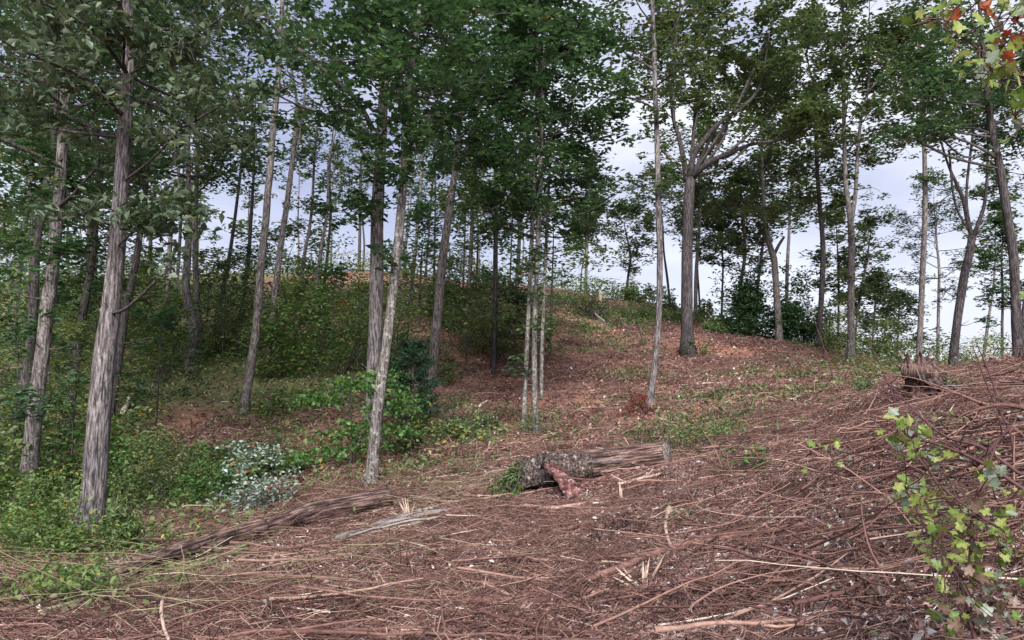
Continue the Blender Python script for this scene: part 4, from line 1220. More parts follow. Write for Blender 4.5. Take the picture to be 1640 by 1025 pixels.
def young_pine(px, D, topy, wpx, label, seed):
    rng = np.random.default_rng(seed)
    b = on(px, D)
    root = thing('young_pine', b, label, 'sapling')
    top = P(px - 4, topy, D)
    gs, gl = Geo(), Geo()
    h_ = top[2] - b[2]
    tube(gs, np.array([b - [0, 0, .1], (b + top) / 2 + [.02, 0, 0], top]), [.04, .025, .006], 6)
    for i in range(60):
        t = .08 + .9 * i / 60
        a = i * 2.4 + rng.random()
        ln = wpx / F * D / 2 * (1.1 - .85 * t) * rng.uniform(.7, 1.15)
        p0 = b + (top - b) * t
        e = p0 + np.array([math.cos(a) * ln, math.sin(a) * ln, ln * .35])
        tube(gs, np.array([p0, e]), [.009, .004], 3, cap=False)
        n = 130
        s = rng.uniform(.2, 1.05, n)[:, None]
        base = p0 + (e - p0) * s
        d = rng.normal(size=(n, 3)) + (e - p0) / ln * .8
        d /= np.linalg.norm(d, axis=1)[:, None]
        leaves(gl, base + d * .05, .13, .1, None, .06, dirn=d * 3, rng=rng)
    gs.build('trunk', M['bark_dark'], root)
    gl.build('crown', M['needle'], root)


young_pine(664, 17.5, 545, 120, 'soft blue-green young pine between the mottled trunk and the forked tree', 1)


# ------------------------------------------------------------------ wood lying about
def log_obj():
    # the large broken log
    a, b = P(900, 750, 9.6), P(1068, 727, 9.5)
    root = thing('broken_log', on(960, 9.8), 'thick broken log with dark weathered right half and ragged lichen-crusted middle', 'log')
    g = Geo()
    pts = spline(np.array([a, P(985, 739, 9.8), b]), .06)
    tube(g, pts, np.linspace(.19, .18, len(pts)), 26, .08, 'grain', seed=4, rs=2.5)
    g.build('log_trunk', M['log_wood'], root, smooth=True)
    g = Geo()
    ex = b + (b - pts[-4]) / np.linalg.norm(b - pts[-4]) * .012
    tube(g, np.array([b, ex]), [.165, .155], 22, .1, 'grain', seed=4, rs=2.5)
    g.build('broken_end', M['log_grey'], root)
    for q_ in range(4):
        g = Geo()
        st_ = pts[int(len(pts) * (.15 + .12 * q_))] + np.array([0, -.17, .06 - .03 * (q_ % 3)])
        tube(g, curved(st_, st_ + (b - a) * (.28 + .06 * (q_ % 2)), .015, 6), [.004, .010, .014, .012, .008, .003], 5, .2, 'grain')
        g.build('split_strip', M['log_grey'], root)
    g = Geo()
    pts = spline(np.array([P(872, 756, 9.58), P(905, 750, 9.6), P(946, 745, 9.63)]), .045)
    t = np.linspace(0, 1, len(pts))
    tube(g, pts, .196 + .012 * np.sin(t * 9) - .045 * np.clip(t - .6, 0, 1) / .4, 26, .22, seed=9, rs=5)
    g.build('bark_sleeve', M['log_lichen'], root, smooth=False)
    g = Geo()
    pts = spline(np.array([P(835, 772, 9.6), P(855, 768, 9.6), P(884, 760, 9.6)]), .045)
    tube(g, pts, np.linspace(.10, .12, len(pts)), 20, .25, seed=14, rs=6)
    g.build('rotten_core', M['bark_dark'], root, smooth=False)
    # arched shell of bark over the hollow left end
    g = Geo()
    nn, mm = 9, 26
    V = []
    for i in range(nn):
        u = i / (nn - 1)
        c = P(838 + 42 * u, 772 - 8 * u, 9.42 + .1 * u)
        for j in range(mm):
            th = math.radians(-15 + 215 * j / (mm - 1))
            rr = .25 + .02 * math.sin(j * 1.7) + RNG.normal() * .014
            V.append(c + np.array([-.05 + math.cos(th) * rr * .35, math.cos(th) * rr * .5, math.sin(th) * rr]) + np.array([RNG.normal() * .02 * (i == 0), 0, 0]))
    V = np.array(V)
    V2 = V * 1.0
    V2[:, 2] += .03
    V2[:, 0] += .01
    f = []
    for i in range(nn - 1):
        for j in range(mm - 1):
            A = i * mm + j
            f += [[A, A + 1, A + mm + 1], [A, A + mm + 1, A + mm]]
            B = A + nn * mm
            f += [[B, B + mm + 1, B + 1], [B, B + mm, B + mm + 1]]
    for j in range(mm - 1):
        for i in (0, nn - 1):
            A = i * mm + j
            B = A + nn * mm
            f += [[A, B, B + 1], [A, B + 1, A + 1]]
    g.add(np.vstack([V, V2]), f)
    g.build('bark_shell', M['log_lichen'], root)
    # slab of red rotten wood leaning from the arch to the ground
    root = thing('bark_slab', on(905, 9.3), 'reddish rotten slab of wood leaning off the left end of the thick broken log', 'wood slab')
    g = Geo()
    A, B = P(880, 742, 9.25), P(924, 795, 8.95)
    pts = spline(np.array([A, (A + B) / 2 + [0, 0, .02], B]), .05)
    d, x, y = rot_to(B - A)
    n = len(pts)
    V = []
    for i in range(n):
        wv = .075 + .06 * i / n
        for j in range(7):
            s = j / 6 * 2 - 1
            V.append(pts[i] + np.array([1, .15, .1]) * s * wv + np.array([0, -1, .3]) * (.03 * (1 - s * s)) + RNG.normal(size=3) * .006)
    V = np.array(V)
    V2 = V + np.array([.01, .04, -.02])
    f = []
    off = n * 7
    for i in range(n - 1):
        for j in range(6):
            q = i * 7 + j
            f += [[q, q + 1, q + 8], [q, q + 8, q + 7], [off + q, off + q + 8, off + q + 1], [off + q, off + q + 7, off + q + 8]]
        for j in (0, 6):
            q = i * 7 + j
            f += [[q, q + 7, off + q + 7], [q, off + q + 7, off + q]]
    for j in range(6):
        for i in (0, n - 1):
            q = i * 7 + j
            f += [[q, q + 1, off + q + 1], [q, off + q + 1, off + q]]
    g.add(np.vstack([V, V2]), f)
    g.build('slab', M['rot_wood'], root)
    # the log under it
    g = Geo()
    p0 = on(812, 9.5, .03)
    p1 = on(900, 9.45, .03)
    p2 = on(1030, 9.45, .02)
    pts = spline(np.array([p0, p1, p2]), .08)
    tube(g, pts, np.linspace(.06, .1, len(pts)), 14, .2, seed=5)
    o = g.build('rotten_log', M['rot_wood'])
    tag(o, 'low half-sunken reddish log lying in the shade under the thick broken log', 'log')


log_obj()


def long_log():
    root = thing('long_fallen_log', on(400, 8.6), 'long fallen log running from the lower left up to the mottled trunk', 'log')
    sec = [(180, 935, 7.2, 23), (240, 912, 7.5, 26), (300, 893, 7.8, 28), (370, 870, 8.3, 30), (440, 850, 8.8, 30), (510, 828, 9.3, 31), (580, 812, 9.9, 29), (628, 800, 10.3, 26)]
    pts = []
    for px, py, D_, wp in sec:
        q = hit(px - 8, py + 20)
        rr_ = wp / F * q[1] / 2 * 1.05
        pts.append([q[0], q[1] + .05, q[2] + rr_ * 1.0 + .07, rr_])
    pts = np.array(pts)
    s = spline(pts, .07)
    s[:, 2] = np.maximum(s[:, 2], G(s[:, 0], s[:, 1]) + s[:, 3] * .6)
    k = int(len(s) * .56)
    g = Geo()
    tube(g, s[:k + 2, :3], s[:k + 2, 3] * (1 + .06 * np.sin(np.arange(k + 2) * .4)), 20, .16, 'grain', seed=7, rs=3)
    g.build('decayed_half', M['log_wood'], root, smooth=True)
    g = Geo()
    tube(g, s[k:, :3], s[k:, 3] * 1.05, 20, .07, 'grain', seed=8, rs=2)
    g.build('barked_half', M['log_wood'], root, smooth=True)
    # split grey log lower right of it
    g = Geo()
    s = spline(np.array([[*hit(535, 872), .05], [*hit(600, 850), .06], [*hit(650, 836), .065], [*hit(700, 818), .03]]), .06)
    s[:, 2] = np.maximum(s[:, 2], G(s[:, 0], s[:, 1]) + .03)
    tube(g, s[:, :3], s[:, 3], 14, .2, 'grain', seed=12, rs=4)
    for q in range(7):
        a = hit(560 + q * 14, 866 - q * 6 + (q % 3) * 4) + np.array([0, 0, .05])
        tube(g, curved(a, a + np.array([.75, .35, .12]), .03), .012, 4)
    o = g.build('split_log', M['log_grey'])
    tag(o, 'grey split splintery log just right of and below the long fallen log', 'log')


long_log()


def stump():
    b = on(1480, 8.3)
    root = thing('broken_stump', b, 'jagged torn stump with upturned roots on the right crest', 'stump')
    g = Geo()
    c = P(1470, 588, 8.2)
    pts = spline(np.array([b - [0, 0, .1], b * .5 + c * .5 + [.03, 0, 0], c]), .05)
    tube(g, pts, np.linspace(.26, .16, len(pts)), 18, .25, 'grain', seed=3, rs=5)
    for i in range(26):
        aa = i / 26 * 6.28
        q = c + np.array([math.cos(aa) * .13, math.sin(aa) * .13, -.12])
        tube(g, np.array([q, q + [RNG.normal() * .015, 0, .1], q + [RNG.normal() * .06, 0, RNG.uniform(.08, .36)]]), [.035, .028, .004], 5, .2, 'grain')
    g.build('trunk', M['log_wood'], root)
    for i in range(16):
        a = P(1474 + i * 4.2, 600 + i * 2.6, 8.05 + RNG.uniform(-.2, .1))
        e = a + np.array([RNG.uniform(.05, .45), RNG.uniform(-.3, .1), RNG.uniform(-.5, .12)])
        g = Geo()
        tube(g, curved(a, e, .12), np.linspace(.03, .008, 8), 5)
        g.build('root', M['bark_dark'], root)
    o = Geo()
    a = hit(1375, 658)
    e = hit(1452, 642)
    tube(o, curved(a + [0, 0, .03], e + [0, 0, .05], .02), .045, 8, .2, 'grain')
    o = o.build('short_log', M['log_wood'])
    tag(o, 'short dark log lying left of the torn stump', 'log')


stump()

# wooden stake and heap of brush at the top of the clearing
g = Geo()
b = P(962, 489, 45)
b[2] = G(b[0], b[1])
hh = .95
for (x, y, s) in [(0, 0, 1)]:
    v = [[-.09, -.09, -.1], [.09, -.09, -.1], [.09, .09, -.1], [-.09, .09, -.1], [-.08, -.08, hh], [.08, -.08, hh], [.08, .08, hh], [-.08, .08, hh], [0, 0, hh + .05]]
    f = [[0, 1, 5], [0, 5, 4], [1, 2, 6], [1, 6, 5], [2, 3, 7], [2, 7, 6], [3, 0, 4], [3, 4, 7], [4, 5, 8], [5, 6, 8], [6, 7, 8], [7, 4, 8]]
    g.add(np.array(v) + b, f, (.6, .5, .5))
tag(g.build('wooden_stake', M['straw']), 'pale wooden stake standing at the top of the grassy brow', 'stake')

root = thing('brush_pile', on(950, 40), 'heap of dark torn roots with a pale pole below the wooden stake', 'brush pile')
g = Geo()
for i in range(140):
    a = on(948 + RNG.normal() * 12, 40 + RNG.normal() * .4, abs(RNG.normal()) * .4)
    e = a + RNG.normal(size=3) * .45
    tube(g, curved(a, e, .1, 5), .02, 3, cap=False)
g.build('roots', M['bark_dark'], root)
g = Geo()
tube(g, curved(P(948, 497, 39.5), P(968, 515, 38.4), .02), .05, 6)
g.build('pole', M['log_grey'], root)


# ------------------------------------------------------------------ litter of twigs, chips and leaves
def strands(g, c, ang, length, rad, tint, segs=3, sides=3, bend=0.12, lift=0.03, pitch=0.06, rng=RNG, hover=None):
    """many thin curved sticks lying on the ground, as one batch of arrays"""
    n = len(c)
    d = np.stack([np.cos(ang), np.sin(ang)], 1)
    s = np.stack([-d[:, 1], d[:, 0]], 1)
    t = np.linspace(-.5, .5, segs + 1)
    bd = rng.normal(size=n) * bend
    xy = c[:, None, :2] + d[:, None] * (t[None, :, None] * length[:, None, None]) + s[:, None] * ((t[None] ** 2 * 4 - 1) * (bd * length / 2)[:, None])[..., None]
    z = G(xy[..., 0], xy[..., 1])
    z0 = z.mean(1, keepdims=True) * .5 + z * .5
    h = hover if hover is not None else np.abs(rng.normal(size=n)) * lift
    z = z0 + h[:, None] + rad[:, None] + (t[None] * (rng.normal(size=n) * pitch * length)[:, None]) + rng.normal(size=z.shape) * .006
    p = np.concatenate([xy, z[..., None]], -1)
    th = np.arange(sides) / sides * 2 * math.pi
    rr = rad[:, None] * np.linspace(1, .45, segs + 1)[None]
    off = s[:, None, None, :] * np.cos(th)[None, None, :, None]
    v = np.zeros((n, segs + 1, sides, 3))
    v[..., :2] = p[:, :, None, :2] + off * rr[:, :, None, None]
    v[..., 2] = p[:, :, None, 2] + np.sin(th)[None, None] * rr[:, :, None]
    base = np.arange(n)[:, None, None] * ((segs + 1) * sides)
    i = np.arange(segs)[None, :, None] * sides
    j = np.arange(sides)[None, None]
    j2 = (j + 1) % sides
    A, B, C, D_ = base + i + j, base + i + j2, base + i + sides + j2, base + i + sides + j
    f = np.concatenate([np.stack([A, B, C], -1).reshape(-1, 3), np.stack([A, C, D_], -1).reshape(-1, 3)])
    col = np.repeat(np.stack([tint, rng.random(n), rng.random(n)], 1), (segs + 1) * sides, 0)
    g.add(v.reshape(-1, 3), f, col)


def scatter(n, r0, r1, a0=-42, a1=42, power=1.0, rng=RNG):
    """ground points in a fan in front of the viewer's standpoint"""
    u = rng.random(n)
    r = r0 + (r1 - r0) * u ** power
    a = np.radians(rng.uniform(a0, a1, n))
    return np.stack([np.sin(a) * r, np.cos(a) * r], 1), r


greens_at = lambda c: blob_mask(c[:, 0], c[:, 1], GREENS) * (1 - np.exp(-((np.hypot(c[:, 0], c[:, 1]) - 53) / 4.0) ** 2))
grain = 0.62
# fine straw-like twigs and stems all over the near slope
g = Geo()
c, r = scatter(14000, 2.2, 12.5, power=.8)
flow = grain + .5 * fbm2(c[:, 0], c[:, 1], 2.0, 71) + np.where(c[:, 0] > 1.0, -.25, 0)
ang = flow + RNG.normal(size=len(c)) * .8
ang = np.where(RNG.random(len(c)) < .22, RNG.random(len(c)) * math.pi, ang)
ln = .10 + .5 * RNG.random(len(c)) ** 2.2
strands(g, c, ang, ln, RNG.uniform(.0016, .004, len(c)), np.clip(RNG.normal(.48, .24, len(c)), 0, 1), segs=2, lift=.035, pitch=.16, bend=.2)
o = g.build('fine_twig_litter', M['twig'])
tag(o, 'fine reddish-brown twigs and stems strewn over the near slope', 'twig litter', kind='stuff')
# longer sticks
g = Geo()
c, r = scatter(3600, 2.4, 13, power=.9)
flow = grain + .4 * fbm2(c[:, 0], c[:, 1], 2.5, 72)
ang = flow + RNG.normal(size=len(c)) * .75
ang = np.where(RNG.random(len(c)) < .2, RNG.random(len(c)) * math.pi, ang)
ln = .3 + 1.0 * RNG.random(len(c)) ** 2.2
strands(g, c, ang, ln, RNG.uniform(.003, .009, len(c)) * RNG.uniform(.7, 1.3, len(c)), np.clip(RNG.normal(.5, .25, len(c)), 0, 1), segs=5, lift=.05, bend=.22, pitch=.11)
c, r = scatter(190, 2.6, 12, power=.8)
strands(g, c, grain + RNG.normal(size=len(c)) * .7, RNG.uniform(.5, 1.8, len(c)), RNG.uniform(.007, .013, len(c)), np.clip(RNG.normal(.4, .2, len(c)), 0, 1), segs=8, sides=5, lift=.05, bend=.18, pitch=.08, hover=.07 + RNG.random(len(c)) * .06)
c = np.vstack([scatter(160, 3.5, 8, 12, 38)[0], scatter(150, 4.5, 9.5, 20, 38)[0]])
strands(g, c, RNG.random(len(c)) * 3.1, RNG.uniform(.4, 1.5, len(c)), RNG.uniform(.003, .008, len(c)), np.clip(RNG.normal(.4, .25, len(c)), 0, 1), segs=8, sides=4, bend=.3, pitch=.25, hover=.08 + RNG.random(len(c)) * .25)
o = g.build('stick_litter', M['twig'])
tag(o, 'longer dry sticks tangled across the near slope', 'sticks', kind='stuff')
# litter on the hillside
g = Geo()
c, r = scatter(9000, 11, 50, power=.9)
c = c[(greens_at(c) < .6)]
c = c[(c[:, 0] > -10)]
ln = .15 + .7 * RNG.random(len(c)) ** 2
strands(g, c, RNG.random(len(c)) * 6.28, ln, RNG.uniform(.005, .013, len(c)) * (1 + np.hypot(c[:, 0], c[:, 1]) / 60), np.clip(RNG.normal(.42, .27, len(c)), 0, 1), segs=2, lift=.05)
o = g.build('hillside_twig_litter', M['twig'])
tag(o, 'cut twigs scattered over the bare red hillside', 'twig litter', kind='stuff')
# chips and dead leaves
g = Geo()
c, r = scatter(26000, 2.0, 13, power=.8)
z = G(c[:, 0], c[:, 1]) + np.abs(RNG.normal(size=len(c))) * .022 + .004
sz = .018 + .045 * RNG.random(len(c)) ** 2
right = np.clip((c[:, 0] + .3) / 1.5, 0, 1) * np.clip((7.5 - c[:, 1]) / 3, 0, 1)
tn = np.clip(RNG.normal(.42, .22, len(c)) + right * RNG.random(len(c)) ** 2 * .75, 0, 1)
leaves(g, np.column_stack([c, z]), sz, .55, np.stack([tn, tn, tn], 1), .62, fold=.2)
c, r = scatter(24000, 12, 50, power=.9)
z = G(c[:, 0], c[:, 1]) + .01 + np.abs(RNG.normal(size=len(c))) * .04
tn = np.clip(RNG.normal(.42, .25, len(c)), 0, 1)
leaves(g, np.column_stack([c, z]), .05 + r * .0028, .5, np.stack([tn, tn, tn], 1), .55, fold=.25)
o = g.build('leaf_litter', M['litter'])
tag(o, 'dead leaves, bark chips and wood shreds covering the ground', 'leaf litter', kind='stuff')


# ---- tangled debris: small heaps of twigs, chips and shreds, strewn by geometry nodes
def debris_patch(name, seed, n_tw, n_ch, size, rad, mat, lmin, lmax, tone=.5, chip=.03):
    rng = np.random.default_rng(seed)
    g = Geo()
    for q in range(2):
        n = n_tw // 2
        p = rng.normal(size=(n, 2)) * size * .42
        a = rng.normal(size=n) * .8 + (rng.random(n) < .3) * rng.random(n) * 3
        ln = lmin + (lmax - lmin) * rng.random(n) ** 2
        rd = rng.uniform(.5, 1.4, n) * rad
        d = np.stack([np.cos(a), np.sin(a), rng.normal(size=n) * .28], 1)
        c = np.column_stack([p, np.abs(rng.normal(size=n)) * .03 + .01])
        bd = rng.normal(size=(n, 3)) * .12 * ln[:, None]
        P0, P1, P2 = c - d * ln[:, None] / 2, c + bd, c + d * ln[:, None] / 2
        pts = np.stack([P0, P1, P2], 1)
        s_ = np.stack([-d[:, 1], d[:, 0], np.zeros(n)], 1)
        th = np.arange(3) / 3 * 6.283
        rr = rd[:, None] * np.array([1, .8, .4])[None]
        v = pts[:, :, None] + (s_[:, None, None] * np.cos(th)[None, None, :, None] + np.array([0, 0, 1.])[None, None, None] * np.sin(th)[None, None, :, None]) * rr[:, :, None, None]
        b0 = np.arange(n)[:, None, None] * 9
        i = np.arange(2)[None, :, None] * 3
        j = np.arange(3)[None, None]
        j2 = (j + 1) % 3
        A, B, C, D_ = b0 + i + j, b0 + i + j2, b0 + i + 3 + j2, b0 + i + 3 + j
        f = np.concatenate([np.stack([A, B, C], -1).reshape(-1, 3), np.stack([A, C, D_], -1).reshape(-1, 3)])
        tn = np.clip(rng.normal(tone, .26, n), 0, 1)
        g.add(v.reshape(-1, 3), f, np.repeat(np.stack([tn, tn, tn], 1), 9, 0))
    c = np.column_stack([rng.normal(size=(n_ch, 2)) * size * .42, np.abs(rng.normal(size=n_ch)) * .02 + .006])
    tn = np.clip(rng.normal(tone, .3, n_ch), 0, 1)
    leaves(g, c, chip, .35, np.stack([tn, tn, tn], 1), .5, rng=rng, fold=.22)
    m = g.mesh(name, mat)
    return bpy.data.objects.new(name, m)


def strew(name, label, cat, patches, c, rot, scale, rng, sink=0.0):
    """one object: points on the ground, each carrying one of the patches"""
    n = len(c)
    e = .25
    z = G(c[:, 0], c[:, 1])
    zx = (G(c[:, 0] + e, c[:, 1]) - G(c[:, 0] - e, c[:, 1])) / (2 * e)
    zy = (G(c[:, 0], c[:, 1] + e) - G(c[:, 0], c[:, 1] - e)) / (2 * e)
    m = bpy.data.meshes.new(name)
    m.vertices.add(n)
    m.vertices.foreach_set('co', np.column_stack([c, z - sink]).astype(np.float32).ravel())
    from mathutils import Matrix
    eul = np.zeros((n, 3), np.float32)
    for i in range(n):
        nv = Vector((-zx[i], -zy[i], 1)).normalized()
        q = Vector((0, 0, 1)).rotation_difference(nv)
        eul[i] = (q.to_matrix() @ Matrix.Rotation(float(rot[i]), 3, 'Z')).to_euler()[:]
    a = m.attributes.new('turn', 'FLOAT_VECTOR', 'POINT')
    a.data.foreach_set('vector', eul.ravel())
    a = m.attributes.new('size', 'FLOAT', 'POINT')
    a.data.foreach_set('value', np.asarray(scale, np.float32))
    a = m.attributes.new('pick', 'INT', 'POINT')
    a.data.foreach_set('value', rng.integers(0, len(patches), n).astype(np.int32))
    o = bpy.data.objects.new(name, m)
    COL.objects.link(o)
    ng = bpy.data.node_groups.new(name, 'GeometryNodeTree')
    ng.interface.new_socket('Geometry', in_out='INPUT', socket_type='NodeSocketGeometry')
    ng.interface.new_socket('Geometry', in_out='OUTPUT', socket_type='NodeSocketGeometry')
    gi, go = ng.nodes.new('NodeGroupInput'), ng.nodes.new('NodeGroupOutput')
    jn = ng.nodes.new('GeometryNodeJoinGeometry')

    def attr(nm, ty):
        q = ng.nodes.new('GeometryNodeInputNamedAttribute')
        q.data_type = ty
        q.inputs['Name'].default_value = nm
        return q.outputs[0]
    tr, sz, pk = attr('turn', 'FLOAT_VECTOR'), attr('size', 'FLOAT'), attr('pick', 'INT')
    for k_, po in enumerate(patches):
        cmp_ = ng.nodes.new('FunctionNodeCompare')
        cmp_.data_type = 'INT'
        cmp_.operation = 'EQUAL'
        ng.links.new(pk, cmp_.inputs[2])
        cmp_.inputs[3].default_value = k_
        oi = ng.nodes.new('GeometryNodeObjectInfo')
        oi.inputs['Object'].default_value = po
        ip = ng.nodes.new('GeometryNodeInstanceOnPoints')
        er = ng.nodes.new('FunctionNodeEulerToRotation')
        ng.links.new(tr, er.inputs[0])
        ng.links.new(gi.outputs[0], ip.inputs['Points'])
        ng.links.new(cmp_.outputs[0], ip.inputs['Selection'])
        ng.links.new(oi.outputs['Geometry'], ip.inputs['Instance'])
        ng.links.new(er.outputs[0], ip.inputs['Rotation'])
        ng.links.new(sz, ip.inputs['Scale'])
        ng.links.new(ip.outputs[0], jn.inputs[0])
    ng.links.new(jn.outputs[0], go.inputs[0])
    md = o.modifiers.new('strewn', 'NODES')
    md.node_group = ng
    tag(o, label, cat, kind='stuff')
    return o


def near_px0(n, px, py, sx, sy):
    return np.array([hit(px + dr.normal() * sx, py + dr.normal() * sy)[:2] for _ in range(n)])


dr = np.random.default_rng(15)
near_p = [debris_patch('debris', 900 + q, [420, 420, 300, 380][q], [420, 420, 700, 300][q], .55, .0023, M['twig'], .05, .42, [.42, .56, .27, .36][q], .026) for q in range(4)]
AV = []
for a_, b_ in [((832, 785), (1075, 755)), ((180, 945), (640, 818)), ((540, 872), (700, 820)), ((905, 775), (935, 802))]:
    q0, q1 = hit(*a_), hit(*b_)
    AV += [q0[:2] * (1 - t_) + q1[:2] * t_ for t_ in np.linspace(0, 1, 40)]
AV += [hit(x_, y_)[:2] for (x_, y_) in [(1440, 650), (1460, 648), (1480, 648), (1500, 648), (1520, 645)]]
AV = np.array(AV)


def clear_of(c, d=.42):
    return np.array([np.min(np.hypot(*(AV - q).T)) > d for q in c])


dr = np.random.default_rng(15)
c, r = scatter(2100, 2.0, 13.5, power=.72, rng=dr)
c = c[clear_of(c)]
c = c[(fbm2(c[:, 0], c[:, 1], 1.1, 88) > -.55) | (dr.random(len(c)) < .25)]
c = c[dr.random(len(c)) > blob_mask(c[:, 0], c[:, 1], CLAY) * 1.6]
strew('tangled_debris', 'tangled fine twigs, shreds and chips lying thick over the near slope', 'debris', near_p, c, grain + dr.normal(size=len(c)) * .7, dr.uniform(.7, 1.25, len(c)), dr)
far_p = [debris_patch('debris', 950 + q, 170, 260, 1.0, .006, M['twig'], .12, .8, .42, .075) for q in range(3)]
c, r = scatter(1150, 11, 50, power=.8, rng=dr)
keep = (greens_at(c) < .5) & (c[:, 0] > -12) & (fbm2(c[:, 0], c[:, 1], 3.0, 5) > -.55 - .3 * dr.random(len(c)))
c = c[keep]
c = c[dr.random(len(c)) > blob_mask(c[:, 0], c[:, 1], CLAY) * 1.35]
strew('hillside_debris', 'chopped brush and dead leaves strewn over the red hillside', 'debris', far_p, c, dr.random(len(c)) * 6.28, dr.uniform(.7, 1.4, len(c)), dr, sink=.015)


lit_p = [debris_patch('litter', 980 + q, 40, 330, .5, .002, M['litter'], .05, .25, [.62, .5][q], [.042, .032][q]) for q in range(2)]
c = np.vstack([scatter(300, 2.2, 7.5, 6, 42, rng=dr)[0], scatter(90, 3, 12, -30, 40, rng=dr)[0], near_px0(60, 1180, 800, 120, 40)])
strew('broken_leaf_litter', 'crumpled grey-pink dead leaves scattered over the right of the near slope', 'leaf litter', lit_p, c, dr.random(len(c)) * 6.28, dr.uniform(.6, 1.2, len(c)), dr, sink=-.03)


# pale dead vine stems on the left bank
g = Geo()


def near_px(n, px, py, sx, sy):
    o = []
    for _ in range(n):
        q = hit(px + RNG.normal() * sx, py + RNG.normal() * sy)
        o.append(q[:2])
    return np.array(o)


c = np.vstack([near_px(170, 320, 960, 170, 22), near_px(90, 520, 890, 140, 20), near_px(90, 150, 970, 110, 30), near_px(160, 700, 800, 90, 18), near_px(60, 950, 740, 200, 40)])
ln = RNG.uniform(.3, 1.3, len(c))
strands(g, c, grain + .2 + RNG.normal(size=len(c)) * .5, ln, RNG.uniform(.0018, .004, len(c)), RNG.random(len(c)) * .8, segs=7, lift=.10, bend=.4, pitch=.25)
o = g.build('dead_vine_stems', M['straw'])
tag(o, 'pale straw-coloured dead vines and weed stalks along the bank edge', 'dead stems', kind='stuff')
# wilted leaves clinging among the vines
g = Geo()
c = np.vstack([near_px(900, 110, 960, 90, 34), near_px(500, 480, 835, 200, 14), near_px(350, 400, 900, 180, 18), near_px(700, 620, 785, 70, 12), near_px(900, 140, 960, 130, 28), near_px(500, 720, 770, 80, 14), near_px(260, 300, 930, 150, 24)])
z = G(c[:, 0], c[:, 1]) + np.abs(RNG.normal(size=len(c))) * .07
leaves(g, np.column_stack([c, z]), .055, .4, None, .55)
o = g.build('wilted_leaves', M['leaf_wilt'])
tag(o, 'wilted pale leaves caught in the cut vines along the bank', 'wilted leaves', kind='stuff')
g = Geo()
c = np.vstack([near_px(1300, 1450, 900, 170, 80), near_px(160, 1300, 780, 120, 60), near_px(130, 90, 975, 120, 30), near_px(220, 150, 905, 70, 24), near_px(300, 1480, 720, 140, 40)])
z = G(c[:, 0], c[:, 1]) + .02 + np.abs(RNG.normal(size=len(c))) * .05
leaves(g, np.column_stack([c, z]), .042, .45, None, .62, fold=.25)
o = g.build('silvery_leaf_litter', M['leaf_back'])
tag(o, 'pale upturned leaf undersides strewn among the litter', 'leaf litter', kind='stuff')


# ground cover greens
def cover(name, label, mat, n, sel, leaf, h, rng, r0=10, r1=52, blades=False):
    g = Geo()
    c, r = scatter(n, r0, r1, power=.9, rng=rng)
    m = sel(c)
    keep = rng.random(len(c)) < m
    c, r = c[keep], r[keep]
    k = 5
    cc = np.repeat(c, k, 0) + rng.normal(size=(len(c) * k, 2)) * .16
    rr = np.repeat(r, k)
    hh = np.abs(rng.normal(size=len(cc))) * h * (.4 + np.clip(fbm2(cc[:, 0], cc[:, 1], 1.6, 91), 0, 1.4))
    z = G(cc[:, 0], cc[:, 1]) + hh + .01
    b = np.repeat(rng.random(len(c)), k)
    tn = np.stack([np.clip(b * .5 + rng.random(len(cc)) * .5, 0, 1), rng.random(len(cc)), b], 1)
    if blades:
        d = rng.normal(size=(len(cc), 3)) * .35 + np.array([0, 0, 1.2])
        leaves(g, np.column_stack([cc, z]), leaf * (1 + rr / 50), .0, tn, .09, dirn=d * 2, rng=rng)
    else:
        leaves(g, np.column_stack([cc, z]), leaf * (1 + rr / 40), .55, tn, .5, rng=rng)
    o = g.build(name, M[mat])
    tag(o, label, 'ground cover', kind='stuff')


cr1 = np.random.default_rng(61)
clay_at = lambda c: np.clip(1 - 1.5 * blob_mask(c[:, 0], c[:, 1], CLAY), 0, 1)
cover('ground_cover', 'low leafy plants covering the shaded bank and gully', 'leaf_brush', 34000, lambda c: np.clip(greens_at(c) * 1.15 - .15 + .35 * fbm2(c[:, 0], c[:, 1], 2.2, 55), 0, 1) * clay_at(c), .075, .28, cr1)
cover('grass', 'tufts of grass and weeds on the hillside', 'grass', 46000, lambda c: np.clip(.10 + .5 * greens_at(c) + .6 * fbm2(c[:, 0], c[:, 1], 3.5, 56) - .25, 0, .8) * (c[:, 0] > -14), .2, .07, cr1, blades=True)
cover('bank_weeds', 'leafy weeds along the lower left edge of the cut slope', 'leaf_pale', 3600, lambda c: ((c[:, 0] < -2.3 - .12 * (c[:, 1] - 5)) & (c[:, 0] < -1.9)).astype(float) * np.clip((c[:, 1] - 3.6) / 2.5, 0, 1), .05, .15, cr1, 4, 10.5)

# ------------------------------------------------------------------ separate branches and stems one can pick out


